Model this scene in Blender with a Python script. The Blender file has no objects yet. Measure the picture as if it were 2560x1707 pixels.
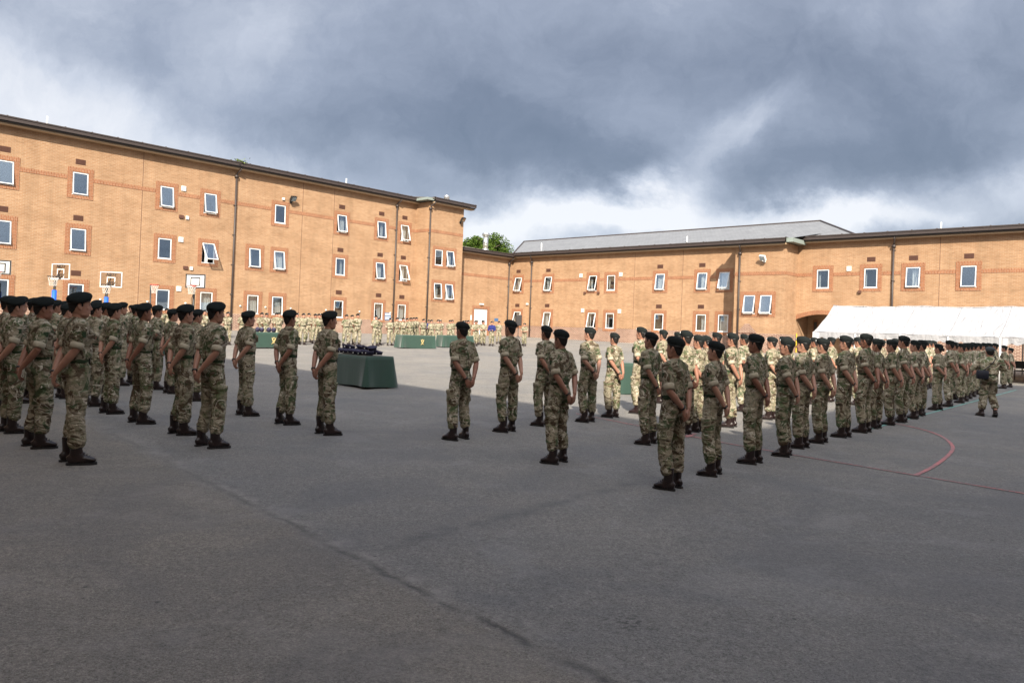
import bpy, math, random
import numpy as np
from mathutils import Vector, Matrix, noise
random.seed(7)
SC = bpy.context.scene
COL = SC.collection
PI = math.pi
R = math.radians

# ------------------------------------------------------------------ camera
ZC = 1.65                       # eye height above the world zero
FPX, PPX, PPY, TILT, ROLL = 1891.0, 1280.0, 804.0, 0.011, 0.0372
cam = bpy.data.cameras.new('camera')
camo = bpy.data.objects.new('camera', cam)
COL.objects.link(camo)
cam.sensor_width = 36.0
cam.lens = 36.0 * FPX / 2560.0
cam.shift_y = (PPY - 853.5) / 2560.0
cam.clip_end = 3000
CR = Matrix.Rotation(PI / 2 + TILT, 3, 'X') @ Matrix.Rotation(ROLL, 3, 'Z')
camo.matrix_world = Matrix.Translation((0, 0, ZC)) @ CR.to_4x4()
SC.camera = camo

# ------------------------------------------------------------------ exposure, sun, sky
SC.view_settings.view_transform = 'Standard'
SC.view_settings.look = 'None'
SC.view_settings.gamma = 1.0
SC.view_settings.exposure = 1.40
SUN_ALT = R(34.5)
SUN_D = Vector((0.0, 1.0)).normalized()          # way the light travels, seen from above
sl = bpy.data.lights.new('sun', 'SUN')
sl.energy = 3.8
sl.angle = R(0.6)
sl.color = (1.0, 0.91, 0.77)
so = bpy.data.objects.new('sun', sl)
COL.objects.link(so)
so.rotation_euler = Vector((SUN_D.x * math.cos(SUN_ALT), SUN_D.y * math.cos(SUN_ALT), -math.sin(SUN_ALT))).to_track_quat('-Z', 'Y').to_euler()
so.location = (0, -60, 60)


class NT:
    """small helper to write node trees"""
    def __init__(s, tree):
        s.t = tree
        for n in list(tree.nodes): tree.nodes.remove(n)

    def n(s, typ, ins=None, **kw):
        nd = s.t.nodes.new(typ)
        for k, v in kw.items(): setattr(nd, k, v)
        if ins:
            for k, v in ins.items():
                sk = nd.inputs[k]
                if isinstance(v, bpy.types.NodeSocket): s.t.links.new(v, sk)
                else: sk.default_value = v
        return nd

    def m(s, op, a, b=None, c=None, clamp=False):
        ins = {0: a}
        if b is not None: ins[1] = b
        if c is not None: ins[2] = c
        return s.n('ShaderNodeMath', ins, operation=op, use_clamp=clamp).outputs[0]

    def ramp(s, fac, stops, interp='LINEAR'):
        nd = s.n('ShaderNodeValToRGB', {0: fac})
        cr = nd.color_ramp
        cr.interpolation = interp
        while len(cr.elements) < len(stops): cr.elements.new(0.5)
        for e, (p, c) in zip(cr.elements, stops):
            e.position = p
            e.color = (c[0], c[1], c[2], 1) if hasattr(c, '__len__') else (c, c, c, 1)
        return nd.outputs[0]

    def mix(s, f, a, b, blend='MIX'):
        nd = s.n('ShaderNodeMix', None, data_type='RGBA', blend_type=blend)
        for sk, v in ((nd.inputs[0], f), (nd.inputs[6], a), (nd.inputs[7], b)):
            if isinstance(v, bpy.types.NodeSocket): s.t.links.new(v, sk)
            elif sk is nd.inputs[0] or not hasattr(v, '__len__'): sk.default_value = v
            else: sk.default_value = (*v[:3], 1)
        return nd.outputs[2]

    def noise(s, vec, scale, detail=2, rough=0.5, dist=0.0, out=0):
        return s.n('ShaderNodeTexNoise', {'Vector': vec, 'Scale': scale, 'Detail': detail, 'Roughness': rough, 'Distortion': dist}).outputs[out]


def srgb(r, g, b):
    f = lambda c: (c / 255 / 12.92) if c <= 10 else ((c / 255 + 0.055) / 1.055) ** 2.4
    return (f(r), f(g), f(b))


world = bpy.data.worlds.new('World')
SC.world = world
world.use_nodes = True
w = NT(world.node_tree)
sky = w.n('ShaderNodeTexSky', None, sky_type='NISHITA', sun_disc=False, sun_elevation=SUN_ALT, sun_rotation=math.atan2(-SUN_D.x, -SUN_D.y), air_density=1.0, dust_density=1.2, ozone_density=1.0)
geo = w.n('ShaderNodeNewGeometry')
tc = w.n('ShaderNodeTexCoord')
DIR = tc.outputs['Generated']
sx = w.n('ShaderNodeSeparateXYZ', {0: DIR})
X, Y, Z = sx.outputs
yc = w.m('MAXIMUM', Y, 0.08)
p = w.m('DIVIDE', X, yc)
q = w.m('DIVIDE', Z, yc)
P0 = w.n('ShaderNodeCombineXYZ', {0: p, 1: q}).outputs[0]
# cloud deck coordinates (clouds flatten towards the horizon)
zc = w.m('ADD', w.m('MAXIMUM', Z, 0.0), 0.12)
cl = w.n('ShaderNodeCombineXYZ', {0: w.m('DIVIDE', X, zc), 1: w.m('DIVIDE', Y, zc), 2: 3.1}).outputs[0]
warp = w.noise(P0, 3.4, 8, 0.62, 0.2, out=1)
wv = w.n('ShaderNodeVectorMath', {0: warp, 1: (0.5, 0.5, 0.5)}, operation='SUBTRACT').outputs[0]
wv = w.n('ShaderNodeVectorMath', {0: wv, 1: (0.26, 0.17, 0)}, operation='MULTIPLY').outputs[0]
PW = w.n('ShaderNodeVectorMath', {0: P0, 1: wv}, operation='ADD').outputs[0]


def lobe(px, py, rx, ry, rot, amp):
    yh = 777.2 + 0.0372 * px
    mp = w.n('ShaderNodeMapping', {'Vector': PW, 'Location': ((px - 1280) / FPX, (yh - py) / FPX, 0), 'Rotation': (0, 0, R(rot)), 'Scale': (rx / FPX, ry / FPX, 1)}, vector_type='TEXTURE').outputs[0]
    d = w.n('ShaderNodeVectorMath', {0: mp, 1: mp}, operation='DOT_PRODUCT').outputs['Value']
    return w.m('MULTIPLY', w.m('POWER', 2.718, w.m('MULTIPLY', d, -1.0)), amp)


tot = 0.49
for L in [(60, 250, 480, 130, -22, 0.40), (420, 330, 420, 90, -18, 0.16), (700, 130, 260, 180, 0, 0.08), (-20, 330, 420, 60, -20, 0.16), (120, 20, 330, 110, 0, 0.10), (560, 130, 160, 120, 0, 0.13), (330, 90, 120, 90, 0, -0.06),
          (1130, 360, 420, 90, -6, -0.24), (1000, 200, 500, 120, 0, -0.04), (1250, 270, 300, 60, -10, -0.07), (700, 350, 300, 55, -12, -0.13),
          (1950, 170, 700, 130, 0, -0.2), (2180, 400, 330, 75, 3, -0.26), (1800, 470, 160, 50, -5, -0.2), (2300, 300, 400, 100, 0, -0.14), (1500, 400, 260, 55, -8, -0.18),
          (1350, 20, 420, 50, 0, 0.03), (2200, 10, 500, 60, 0, 0.07),
          (1830, 320, 120, 60, 45, 0.17), (1880, 290, 90, 55, 10, 0.14), (1590, 495, 210, 60, 10, 0.66), (1330, 520, 240, 45, 5, 0.34), (1180, 590, 160, 60, 0, 0.45), (1080, 430, 200, 40, -10, 0.12),
          (2080, 545, 330, 40, 0, 0.52), (1700, 575, 500, 50, 0, 0.2), (2480, 480, 260, 60, 10, 0.24), (2560, 560, 200, 40, 0, -0.1), (1740, 430, 70, 90, -30, 0.14)]:
    tot = w.m('ADD', tot, lobe(*L))
n1 = w.noise(cl, 1.1, 6, 0.55, 0.4)
n2 = w.noise(PW, 8.0, 9, 0.66, 0.25)
n3 = w.noise(PW, 2.2, 4, 0.5, 0.2)
tot = w.m('ADD', tot, w.m('MULTIPLY', w.m('SUBTRACT', n1, 0.5), 0.30))
tot = w.m('ADD', tot, w.m('MULTIPLY', w.m('SUBTRACT', n2, 0.5), 0.44))
tot = w.m('ADD', tot, w.m('MULTIPLY', w.m('SUBTRACT', n3, 0.5), 0.28))
# unseen sky behind the viewer, brightened to add fill to the shaded yard
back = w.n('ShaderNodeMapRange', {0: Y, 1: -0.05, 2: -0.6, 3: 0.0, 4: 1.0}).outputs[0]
up = w.n('ShaderNodeMapRange', {0: Z, 1: 0.45, 2: 0.9, 3: 0.0, 4: 1.0}).outputs[0]
tot = w.m('ADD', w.m('MULTIPLY', tot, w.m('SUBTRACT', 1.0, back)), w.m('MULTIPLY', back, w.m('ADD', 0.75, w.m('MULTIPLY', w.m('SUBTRACT', n1, 0.5), 1.2))))
colr = w.ramp(tot, [(0.0, srgb(98, 110, 129)), (0.25, srgb(123, 133, 152)), (0.5, srgb(160, 169, 187)), (0.75, srgb(206, 212, 225)), (1.0, srgb(243, 244, 249))])
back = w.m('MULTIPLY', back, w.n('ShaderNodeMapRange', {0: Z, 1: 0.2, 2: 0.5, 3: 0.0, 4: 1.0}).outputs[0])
bright = w.m('ADD', w.m('ADD', 1.0, w.m('MULTIPLY', back, 3.4)), w.m('MULTIPLY', up, 1.0))  # extra fill from the rear and overhead sky, out of view
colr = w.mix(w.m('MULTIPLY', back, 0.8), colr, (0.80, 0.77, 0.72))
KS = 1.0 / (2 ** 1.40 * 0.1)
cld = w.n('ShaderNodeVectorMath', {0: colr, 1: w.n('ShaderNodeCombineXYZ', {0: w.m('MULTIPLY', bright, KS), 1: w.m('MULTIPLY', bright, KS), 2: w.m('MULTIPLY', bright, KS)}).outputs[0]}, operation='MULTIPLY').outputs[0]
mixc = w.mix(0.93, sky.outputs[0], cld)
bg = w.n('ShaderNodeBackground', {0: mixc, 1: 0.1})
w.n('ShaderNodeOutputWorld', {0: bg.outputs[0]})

# ------------------------------------------------------------------ geometry helpers


def ray(x, y):
    d = CR @ Vector(((x - PPX) / FPX, -(y - PPY) / FPX, -1))
    return d / d.y


CC = Vector((0.1, 64.5))
UA, VA = Vector((0.679, 0.734)), Vector((-0.734, 0.679))
UB, VB = Vector((0.734, -0.679)), Vector((0.679, 0.734))


def gz(X, Y):
    """height of the yard surface"""
    Yc = min(max(Y, -20), 70)
    Xc = min(max(X, -40), 40)
    z = -1.725 - .0136 * Xc + .01075 * Yc + .000205 * Xc * Yc
    P = Vector((X, Y)) - CC
    d = min(-P.dot(VA), -P.dot(VB))
    t = min(max(1 - d / 7.0, 0), 1)
    return ZC + z + 0.5 * t * t * (3 - 2 * t)


def ground_at(x, y):
    """point of the yard seen at a place in the photograph"""
    d = ray(x, y)
    lo, hi = 1.0, 75.0
    for _ in range(40):
        m = (lo + hi) / 2
        if ZC + d.z * m > gz(d.x * m, m): lo = m
        else: hi = m
    return Vector((d.x * lo, lo, gz(d.x * lo, lo)))


def depth_pt(x, y, Yd):
    d = ray(x, y)
    return Vector((d.x * Yd, Yd, ZC + d.z * Yd))


def FP(fr, x, y, off=0.0):
    u, n = (UA, VA) if fr == 'A' else (UB, VB)
    d = ray(x, y)
    o = CC + off * n
    t = o.dot(n) / (d.x * n.x + d.y * n.y)
    P = Vector((t * d.x, t)) - CC
    return P.dot(u), ZC + t * d.z


class MB:
    def __init__(s): s.v, s.f, s.mi = [], [], []

    def add(s, vs, fs, mi=0):
        b = len(s.v)
        s.v += [tuple(v) for v in vs]
        s.f += [tuple(b + i for i in f) for f in fs]
        s.mi += [mi] * len(fs)
        return s

    def box(s, x0, x1, y0, y1, z0, z1, mi=0, M=None):
        vs = [Vector((x, y, z)) for z in (z0, z1) for y in (y0, y1) for x in (x0, x1)]
        if M is not None: vs = [M @ v for v in vs]
        return s.add(vs, [(0, 2, 3, 1), (4, 5, 7, 6), (0, 1, 5, 4), (2, 6, 7, 3), (0, 4, 6, 2), (1, 3, 7, 5)], mi)

    def loft(s, rings, mi=0, cap=True):
        n = len(rings[0])
        vs = [v for r in rings for v in r]
        fs = []
        for k in range(len(rings) - 1):
            for i in range(n):
                j = (i + 1) % n
                fs.append((k * n + i, k * n + j, (k + 1) * n + j, (k + 1) * n + i))
        if cap:
            fs.append(tuple(range(n - 1, -1, -1)))
            fs.append(tuple((len(rings) - 1) * n + i for i in range(n)))
        return s.add(vs, fs, mi)

    def tube(s, pts, rad, n=12, mi=0, ref=None, cap=True):
        """rad: list of r or (rx, ry); ref gives the direction of rx"""
        pts = [Vector(p) for p in pts]
        rings = []
        for i, p_ in enumerate(pts):
            if i == 0: t = pts[1] - p_
            elif i == len(pts) - 1: t = p_ - pts[i - 1]
            else: t = pts[i + 1] - pts[i - 1]
            t.normalize()
            rf = Vector(ref) if ref else (Vector((1, 0, 0)) if abs(t.x) < 0.8 else Vector((0, 1, 0)))
            a = (rf - t * rf.dot(t)).normalized()
            b = t.cross(a)
            r = rad[i] if hasattr(rad, '__len__') else rad
            rx, ry = r if hasattr(r, '__len__') else (r, r)
            rings.append([p_ + a * math.cos(th) * rx + b * math.sin(th) * ry for th in [2 * PI * k / n for k in range(n)]])
        return s.loft(rings, mi, cap)

    def hrings(s, L, n=28, pw=2.0, mi=0):
        """horizontal ellipse rings (z, cx, cy, rx, ry)"""
        rings = []
        for (z, cx, cy, rx, ry) in L:
            r = []
            for k in range(n):
                th = 2 * PI * k / n
                c, s_ = math.cos(th), math.sin(th)
                e = 2.0 / pw
                r.append((cx + rx * math.copysign(abs(c) ** e, c), cy + ry * math.copysign(abs(s_) ** e, s_), z))
            rings.append(r)
        return s.loft(rings, mi)

    def ball(s, c, r, n=10, M=None, mi=0):
        c = Vector(c)
        r = Vector(r) if hasattr(r, '__len__') else Vector((r, r, r))
        rings = []
        for k in range(1, n):
            ph = PI * k / n
            ring = []
            for i in range(2 * n):
                th = PI * i / n
                v = Vector((r.x * math.sin(ph) * math.cos(th), r.y * math.sin(ph) * math.sin(th), -r.z * math.cos(ph)))
                if M is not None: v = M @ v
                ring.append(c + v)
            rings.append(ring)
        return s.loft(rings, mi)

    def mesh(s, name, mats, smooth=False):
        me = bpy.data.meshes.new(name)
        me.from_pydata(s.v, [], s.f)
        if not isinstance(mats, (list, tuple)): mats = [mats]
        for m_ in mats: me.materials.append(m_)
        me.polygons.foreach_set('material_index', s.mi)
        if smooth: me.polygons.foreach_set('use_smooth', [True] * len(me.polygons))
        me.update()
        return me

    def build(s, name, mats, parent=None, smooth=False, loc=None):
        return link(name, s.mesh(name, mats, smooth), parent, loc)


def link(name, me, parent=None, loc=None, rot=None):
    o = bpy.data.objects.new(name, me)
    COL.objects.link(o)
    if parent is not None: o.parent = parent
    if loc is not None: o.location = loc
    if rot is not None: o.rotation_euler = rot
    return o


def tag(o, label=None, cat=None, group=None, kind=None):
    if label: o['label'] = label
    if cat: o['category'] = cat
    if group: o['group'] = group
    if kind: o['kind'] = kind
    return o


def empty(name, loc=(0, 0, 0), rz=0.0):
    o = bpy.data.objects.new(name, None)
    COL.objects.link(o)
    o.location = loc
    o.rotation_euler = (0, 0, rz)
    o.empty_display_size = 0.2
    return o


def remeshed(mb, name, mats, voxel, smooth=3, disp=None):
    """fuse the overlapping closed shells of mb into one continuous surface"""
    me = mb.mesh(name + '_raw', mats)
    o = bpy.data.objects.new('tmp', me)
    COL.objects.link(o)
    md = o.modifiers.new('r', 'REMESH')
    md.mode = 'VOXEL'
    md.voxel_size = voxel
    ms = o.modifiers.new('s', 'SMOOTH')
    ms.factor = 0.5
    ms.iterations = smooth
    dg = bpy.context.evaluated_depsgraph_get()
    dg.update()
    nm = bpy.data.meshes.new_from_object(o.evaluated_get(dg))
    bpy.data.objects.remove(o)
    bpy.data.meshes.remove(me)
    nm.name = name
    nm.materials.clear()
    for m_ in (mats if isinstance(mats, (list, tuple)) else [mats]): nm.materials.append(m_)
    if disp:
        n = len(nm.vertices)
        co = np.empty(n * 3, dtype=np.float32)
        no = np.empty(n * 3, dtype=np.float32)
        nm.vertices.foreach_get('co', co)
        nm.vertices.foreach_get('normal', no)
        co, no = co.reshape(-1, 3), no.reshape(-1, 3)
        d = np.array([disp(Vector(c)) for c in co.tolist()], dtype=np.float32)
        co += no * d[:, None]
        nm.vertices.foreach_set('co', co.ravel())
        nm.update()
    nm.polygons.foreach_set('use_smooth', [True] * len(nm.polygons))
    return nm

# ------------------------------------------------------------------ materials


def material(name):
    m = bpy.data.materials.new(name)
    m.use_nodes = True
    return m, NT(m.node_tree)


def principled(t, base, rough=0.7, normal=None, **kw):
    ins = {'Base Color': base if isinstance(base, bpy.types.NodeSocket) else (*base[:3], 1), 'Roughness': rough}
    if normal is not None: ins['Normal'] = normal
    for k, v in kw.items(): ins[k.replace('_', ' ')] = v
    b = t.n('ShaderNodeBsdfPrincipled', ins)
    return b.outputs[0]


def out(t, sh): t.n('ShaderNodeOutputMaterial', {0: sh})


def plain(name, col, rough=0.6, var=0.12, scale=20.0, metallic=0.0, spec=0.5, bump=0.0, bscale=60.0):
    m, t = material(name)
    v = t.n('ShaderNodeTexCoord').outputs['Object']
    n = t.noise(v, scale, 4, 0.6)
    c = t.mix(n, [x * (1 - var) for x in col], [min(1, x * (1 + var)) for x in col])
    nor = None
    if bump:
        nor = t.n('ShaderNodeBump', {'Height': t.noise(v, bscale, 3), 'Strength': bump, 'Distance': 0.01}).outputs[0]
    out(t, principled(t, c, rough, nor, Metallic=metallic, Specular_IOR_Level=spec))
    return m


def brick_mat(name, c1, c2, mortar, vertical=False, msize=0.012, patch=0.5, bias=0.0):
    m, t = material(name)
    ob = t.n('ShaderNodeTexCoord').outputs['Object']
    s = t.n('ShaderNodeSeparateXYZ', {0: ob})
    # y is added so that return walls get bricks as well
    h = t.m('ADD', s.outputs[0], s.outputs[1])
    if vertical: vec = t.n('ShaderNodeCombineXYZ', {0: t.m('ADD', s.outputs[2], 40.02), 1: t.m('ADD', h, 200.0)}).outputs[0]
    else: vec = t.n('ShaderNodeCombineXYZ', {0: t.m('ADD', h, 200.0), 1: t.m('ADD', s.outputs[2], 40.0)}).outputs[0]
    bt = t.n('ShaderNodeTexBrick', {'Vector': vec, 'Color1': (*c1, 1), 'Color2': (*c2, 1), 'Mortar': (*mortar, 1), 'Scale': 1.0, 'Mortar Size': msize, 'Mortar Smooth': 0.2, 'Bias': bias,
                                   'Brick Width': 0.225, 'Row Height': 0.075})
    bt.offset = 0.5
    # patchy courses: batches of slightly darker and paler bricks
    wide = t.n('ShaderNodeMapping', {'Vector': ob, 'Scale': (0.35, 0.35, 1.1)}).outputs[0]
    pn = t.noise(wide, 1.2, 5, 0.65)
    c = t.mix(t.m('MULTIPLY', t.ramp(pn, [(0.42, 0.0), (0.68, 1.0)]), patch), bt.outputs[0], [a * 0.72 for a in c1], 'MIX')
    rowv = t.n('ShaderNodeCombineXYZ', {0: t.m('MULTIPLY', h, 1.4), 1: t.m('FLOOR', t.m('MULTIPLY', t.m('ADD', s.outputs[2], 40.0), 13.3333))}).outputs[0]
    rn = t.noise(rowv, 1.0, 2, 0.7)
    c = t.mix(1.0, c, t.ramp(rn, [(0.25, 0.80), (0.5, 1.0), (0.78, 1.12)]), 'MULTIPLY')
    streak = t.n('ShaderNodeMapping', {'Vector': ob, 'Scale': (2.2, 2.2, 0.18)}).outputs[0]
    sn = t.noise(streak, 1.0, 5, 0.6)
    c = t.mix(1.0, c, t.ramp(sn, [(0.3, 0.86), (0.55, 1.0), (0.8, 1.06)]), 'MULTIPLY')
    nor = t.n('ShaderNodeBump', {'Height': t.m('MULTIPLY', bt.outputs[1], -1.0), 'Strength': 0.5, 'Distance': 0.006}).outputs[0]
    out(t, principled(t, c, 0.88, nor, Specular_IOR_Level=0.25))
    return m


M = {}
M['brick'] = brick_mat('yellow brick', (0.300, 0.170, 0.090), (0.355, 0.217, 0.122), (0.365, 0.255, 0.168), msize=0.011)
M['plinth'] = brick_mat('brown plinth brick', (0.135, 0.058, 0.042), (0.19, 0.088, 0.062), (0.46, 0.36, 0.28), msize=0.015, patch=0.3)
M['redh'] = brick_mat('red stretcher brick', (0.225, 0.085, 0.040), (0.29, 0.120, 0.058), (0.29, 0.18, 0.115), patch=0.2)
M['redv'] = brick_mat('red soldier brick', (0.225, 0.085, 0.040), (0.29, 0.120, 0.058), (0.33, 0.21, 0.135), vertical=True, patch=0.2)
M['upvc'] = plain('white plastic', (0.66, 0.66, 0.66), 0.35, 0.03)
M['brown'] = plain('brown painted metal', (0.042, 0.031, 0.028), 0.55, 0.15, 3.0)
M['gutter'] = plain('dark gutter', (0.018, 0.014, 0.013), 0.45)
M['soffit'] = plain('cream soffit board', (0.42, 0.31, 0.20), 0.7)
M['roofmetal'] = plain('weathered roof sheet', (0.11, 0.10, 0.09), 0.75, 0.25, 1.5)
M['vent'] = plain('terracotta air brick', (0.085, 0.035, 0.022), 0.8)
M['dark'] = plain('dark room', (0.05, 0.045, 0.04), 0.9, 0.3, 2.0)
M['curtain'] = plain('white curtain cloth', (0.62, 0.63, 0.63), 0.9, 0.06, 6.0)
M['flue'] = plain('galvanised flue', (0.6, 0.6, 0.6), 0.28, 0.1, 8, metallic=0.85)
M['lead'] = plain('pale lead flashing', (0.20, 0.235, 0.215), 0.6, 0.1, 4)
M['black'] = plain('black paint', (0.012, 0.012, 0.013), 0.45)
M['white'] = plain('white paint', (0.62, 0.62, 0.61), 0.45, 0.03)
M['bluepad'] = plain('blue foam padding', (0.01, 0.10, 0.62), 0.6)
M['redsteel'] = plain('red hoop steel', (0.45, 0.05, 0.03), 0.5)
M['yellow'] = plain('yellow tape', (0.6, 0.42, 0.02), 0.5)
M['net'] = plain('white net cord', (0.6, 0.56, 0.52), 0.9)
M['gold'] = plain('gold thread', (0.42, 0.33, 0.14), 0.5)
M['silver'] = plain('silver badge', (0.75, 0.75, 0.74), 0.3, metallic=0.8)
M['navy'] = plain('navy cap cloth', (0.022, 0.018, 0.045), 0.9, 0.3, 40)
M['signblue'] = plain('blue sign', (0.05, 0.12, 0.25), 0.5)
M['stone'] = plain('concrete step', (0.32, 0.29, 0.25), 0.9, 0.1, 4, bump=0.3)

# slate roof
m, t = material('grey slate')
ob = t.n('ShaderNodeTexCoord').outputs['Object']
bt = t.n('ShaderNodeTexBrick', {'Vector': ob, 'Color1': (0.15, 0.155, 0.165, 1), 'Color2': (0.175, 0.18, 0.19, 1), 'Mortar': (0.12, 0.12, 0.125, 1), 'Scale': 1.0, 'Mortar Size': 0.012, 'Brick Width': 0.3, 'Row Height': 0.25})
sn = t.noise(ob, 0.9, 6, 0.7)
c = t.mix(1.0, bt.outputs[0], t.ramp(sn, [(0.3, 0.9), (0.7, 1.12)]), 'MULTIPLY')
out(t, principled(t, c, 0.6))
M['slate'] = m

# window glass: mirror-like share over see-through
m, t = material('window glass')
lw = t.n('ShaderNodeLayerWeight', {0: 0.5})
fac = t.m('ADD', 0.16, t.m('MULTIPLY', lw.outputs[1], 0.42), clamp=True)
nz = t.n('ShaderNodeBump', {'Height': t.noise(t.n('ShaderNodeTexCoord').outputs['Object'], 2.5, 1), 'Strength': 0.05, 'Distance': 0.02}).outputs[0]
gl = t.n('ShaderNodeBsdfGlossy', {'Color': (0.72, 0.84, 0.95, 1), 'Roughness': 0.01})
tr = t.n('ShaderNodeBsdfTransparent', {0: (0.88, 0.90, 0.90, 1)})
out(t, t.n('ShaderNodeMixShader', {0: fac, 1: tr.outputs[0], 2: gl.outputs[0]}).outputs[0])
M['glass'] = m

m, t = material('clear acrylic')
gl = t.n('ShaderNodeBsdfGlossy', {'Roughness': 0.05})
tr = t.n('ShaderNodeBsdfTransparent', {0: (0.86, 0.84, 0.82, 1)})
out(t, t.n('ShaderNodeMixShader', {0: 0.07, 1: tr.outputs[0], 2: gl.outputs[0]}).outputs[0])
M['acrylic'] = m

# marquee fabric
m, t = material('white marquee fabric')
v = t.n('ShaderNodeTexCoord').outputs['Object']
mp = t.n('ShaderNodeMapping', {'Vector': v, 'Rotation': (0, 0, 0.5), 'Scale': (2.2, 0.5, 1)}).outputs[0]
nor = t.n('ShaderNodeBump', {'Height': t.noise(mp, 1.2, 5, 0.55, 1.4), 'Strength': 0.6, 'Distance': 0.2}).outputs[0]
df = t.n('ShaderNodeBsdfDiffuse', {0: (0.38, 0.38, 0.395, 1), 'Normal': nor})
tl = t.n('ShaderNodeBsdfTranslucent', {0: (0.6, 0.6, 0.6, 1)})
out(t, t.n('ShaderNodeMixShader', {0: 0.18, 1: df.outputs[0], 2: tl.outputs[0]}).outputs[0])
M['marquee'] = m

# green table cloth
m, t = material('green cloth')
v = t.n('ShaderNodeTexCoord').outputs['Object']
c = t.mix(t.noise(v, 3, 3), (0.009, 0.034, 0.023), (0.013, 0.045, 0.031))
nor = t.n('ShaderNodeBump', {'Height': t.noise(t.n('ShaderNodeMapping', {'Vector': v, 'Scale': (6, 6, 0.7)}).outputs[0], 1.3, 3), 'Strength': 0.2, 'Distance': 0.03}).outputs[0]
out(t, principled(t, c, 0.8, nor, Sheen_Weight=0.3))
M['greencloth'] = m

# asphalt
m, t = material('worn asphalt')
g = t.n('ShaderNodeNewGeometry')
pos = g.outputs['Position']
big = t.noise(pos, 0.22, 5, 0.6)
mid = t.noise(pos, 1.6, 6, 0.65, 0.6)
grain = t.noise(pos, 55.0, 3, 0.75)
grain2 = t.noise(pos, 160.0, 2, 0.8)
vor = t.n('ShaderNodeTexVoronoi', {'Vector': pos, 'Scale': 110.0}).outputs[0]
base = t.mix(t.ramp(big, [(0.35, 0), (0.65, 1)]), (0.200, 0.190, 0.184), (0.250, 0.230, 0.210))
base = t.mix(t.m('MULTIPLY', t.ramp(mid, [(0.40, 0), (0.72, 1)]), 0.34), base, (0.135, 0.135, 0.14))
base = t.mix(1.0, base, t.ramp(grain, [(0.28, 0.48), (0.5, 1.0), (0.75, 1.4)]), 'MULTIPLY')
base = t.mix(1.0, base, t.ramp(grain2, [(0.3, 0.6), (0.5, 1.0), (0.72, 1.5)]), 'MULTIPLY')
base = t.mix(1.0, base, t.ramp(t.noise(pos, 19.0, 4, 0.75), [(0.3, 0.78), (0.5, 0.98), (0.72, 1.22)]), 'MULTIPLY')
base = t.mix(1.0, base, (0.905, 0.895, 0.835), 'MULTIPLY')
# broad stains and darker repaired areas
pt2 = t.noise(pos, 0.55, 6, 0.62, 0.8)
base = t.mix(t.m('MULTIPLY', t.ramp(pt2, [(0.50, 0), (0.60, 1)]), 0.30), base, (0.115, 0.115, 0.12))
pt3 = t.noise(t.n('ShaderNodeMapping', {'Vector': pos, 'Location': (7, 3, 0), 'Scale': (1, 1, 1)}).outputs[0], 0.8, 6, 0.7, 0.4)
base = t.mix(t.m('MULTIPLY', t.ramp(pt3, [(0.54, 0), (0.62, 1)]), 0.22), base, (0.30, 0.285, 0.265))
# pale worn streaks
st = t.noise(t.n('ShaderNodeMapping', {'Vector': pos, 'Rotation': (0, 0, 0.35), 'Scale': (0.25, 1.6, 1)}).outputs[0], 1.3, 5, 0.7)
base = t.mix(t.m('MULTIPLY', t.ramp(st, [(0.55, 0), (0.8, 1)]), 0.25), base, (0.30, 0.285, 0.27))
# laying joint across the foreground
ja, jb = ground_at(500, 1195), ground_at(1400, 1650)
jd = Vector((jb.x - ja.x, jb.y - ja.y)).normalized()
jn = Vector((-jd.y, jd.x))
dist = t.m('SUBTRACT', t.n('ShaderNodeVectorMath', {0: pos, 1: (jn.x, jn.y, 0)}, operation='DOT_PRODUCT').outputs['Value'], jn.x * ja.x + jn.y * ja.y)
wob = t.m('MULTIPLY', t.m('SUBTRACT', t.noise(pos, 1.0, 8, 0.72), 0.5), 0.34)
dw = t.m('ADD', dist, wob)
jm = t.ramp(t.m('ABSOLUTE', dw), [(0.0, 1.0), (0.012, 0.8), (0.055, 0.0)])
nearj = t.n('ShaderNodeMapRange', {0: t.n('ShaderNodeSeparateXYZ', {0: pos}).outputs[1], 1: 4.0, 2: 8.5, 3: 1.0, 4: 0.25}).outputs[0]
jm = t.m('MULTIPLY', t.m('MULTIPLY', jm, nearj), t.ramp(t.noise(pos, 1.1, 4, 0.7), [(0.40, 0.08), (0.54, 0.9)]))
jm2 = t.m('MULTIPLY', t.ramp(t.m('ABSOLUTE', t.m('ADD', dw, -0.07)), [(0.0, 1.0), (0.2, 0.0)]), t.ramp(t.noise(pos, 3.1, 5, 0.7), [(0.46, 0.0), (0.62, 0.8)]))
side = t.ramp(t.m('ADD', 0.5, t.m('MULTIPLY', dw, 2.0)), [(0.2, (1.04, 1.0, 0.955)), (0.8, (0.97, 0.985, 1.02))]) if True else None
base = t.mix(1.0, base, side, 'MULTIPLY')
base = t.mix(t.m('MULTIPLY', jm2, 0.7), base, (0.30, 0.28, 0.255))
base = t.mix(t.m('MULTIPLY', jm, 0.85), base, (0.035, 0.035, 0.035))
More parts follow.
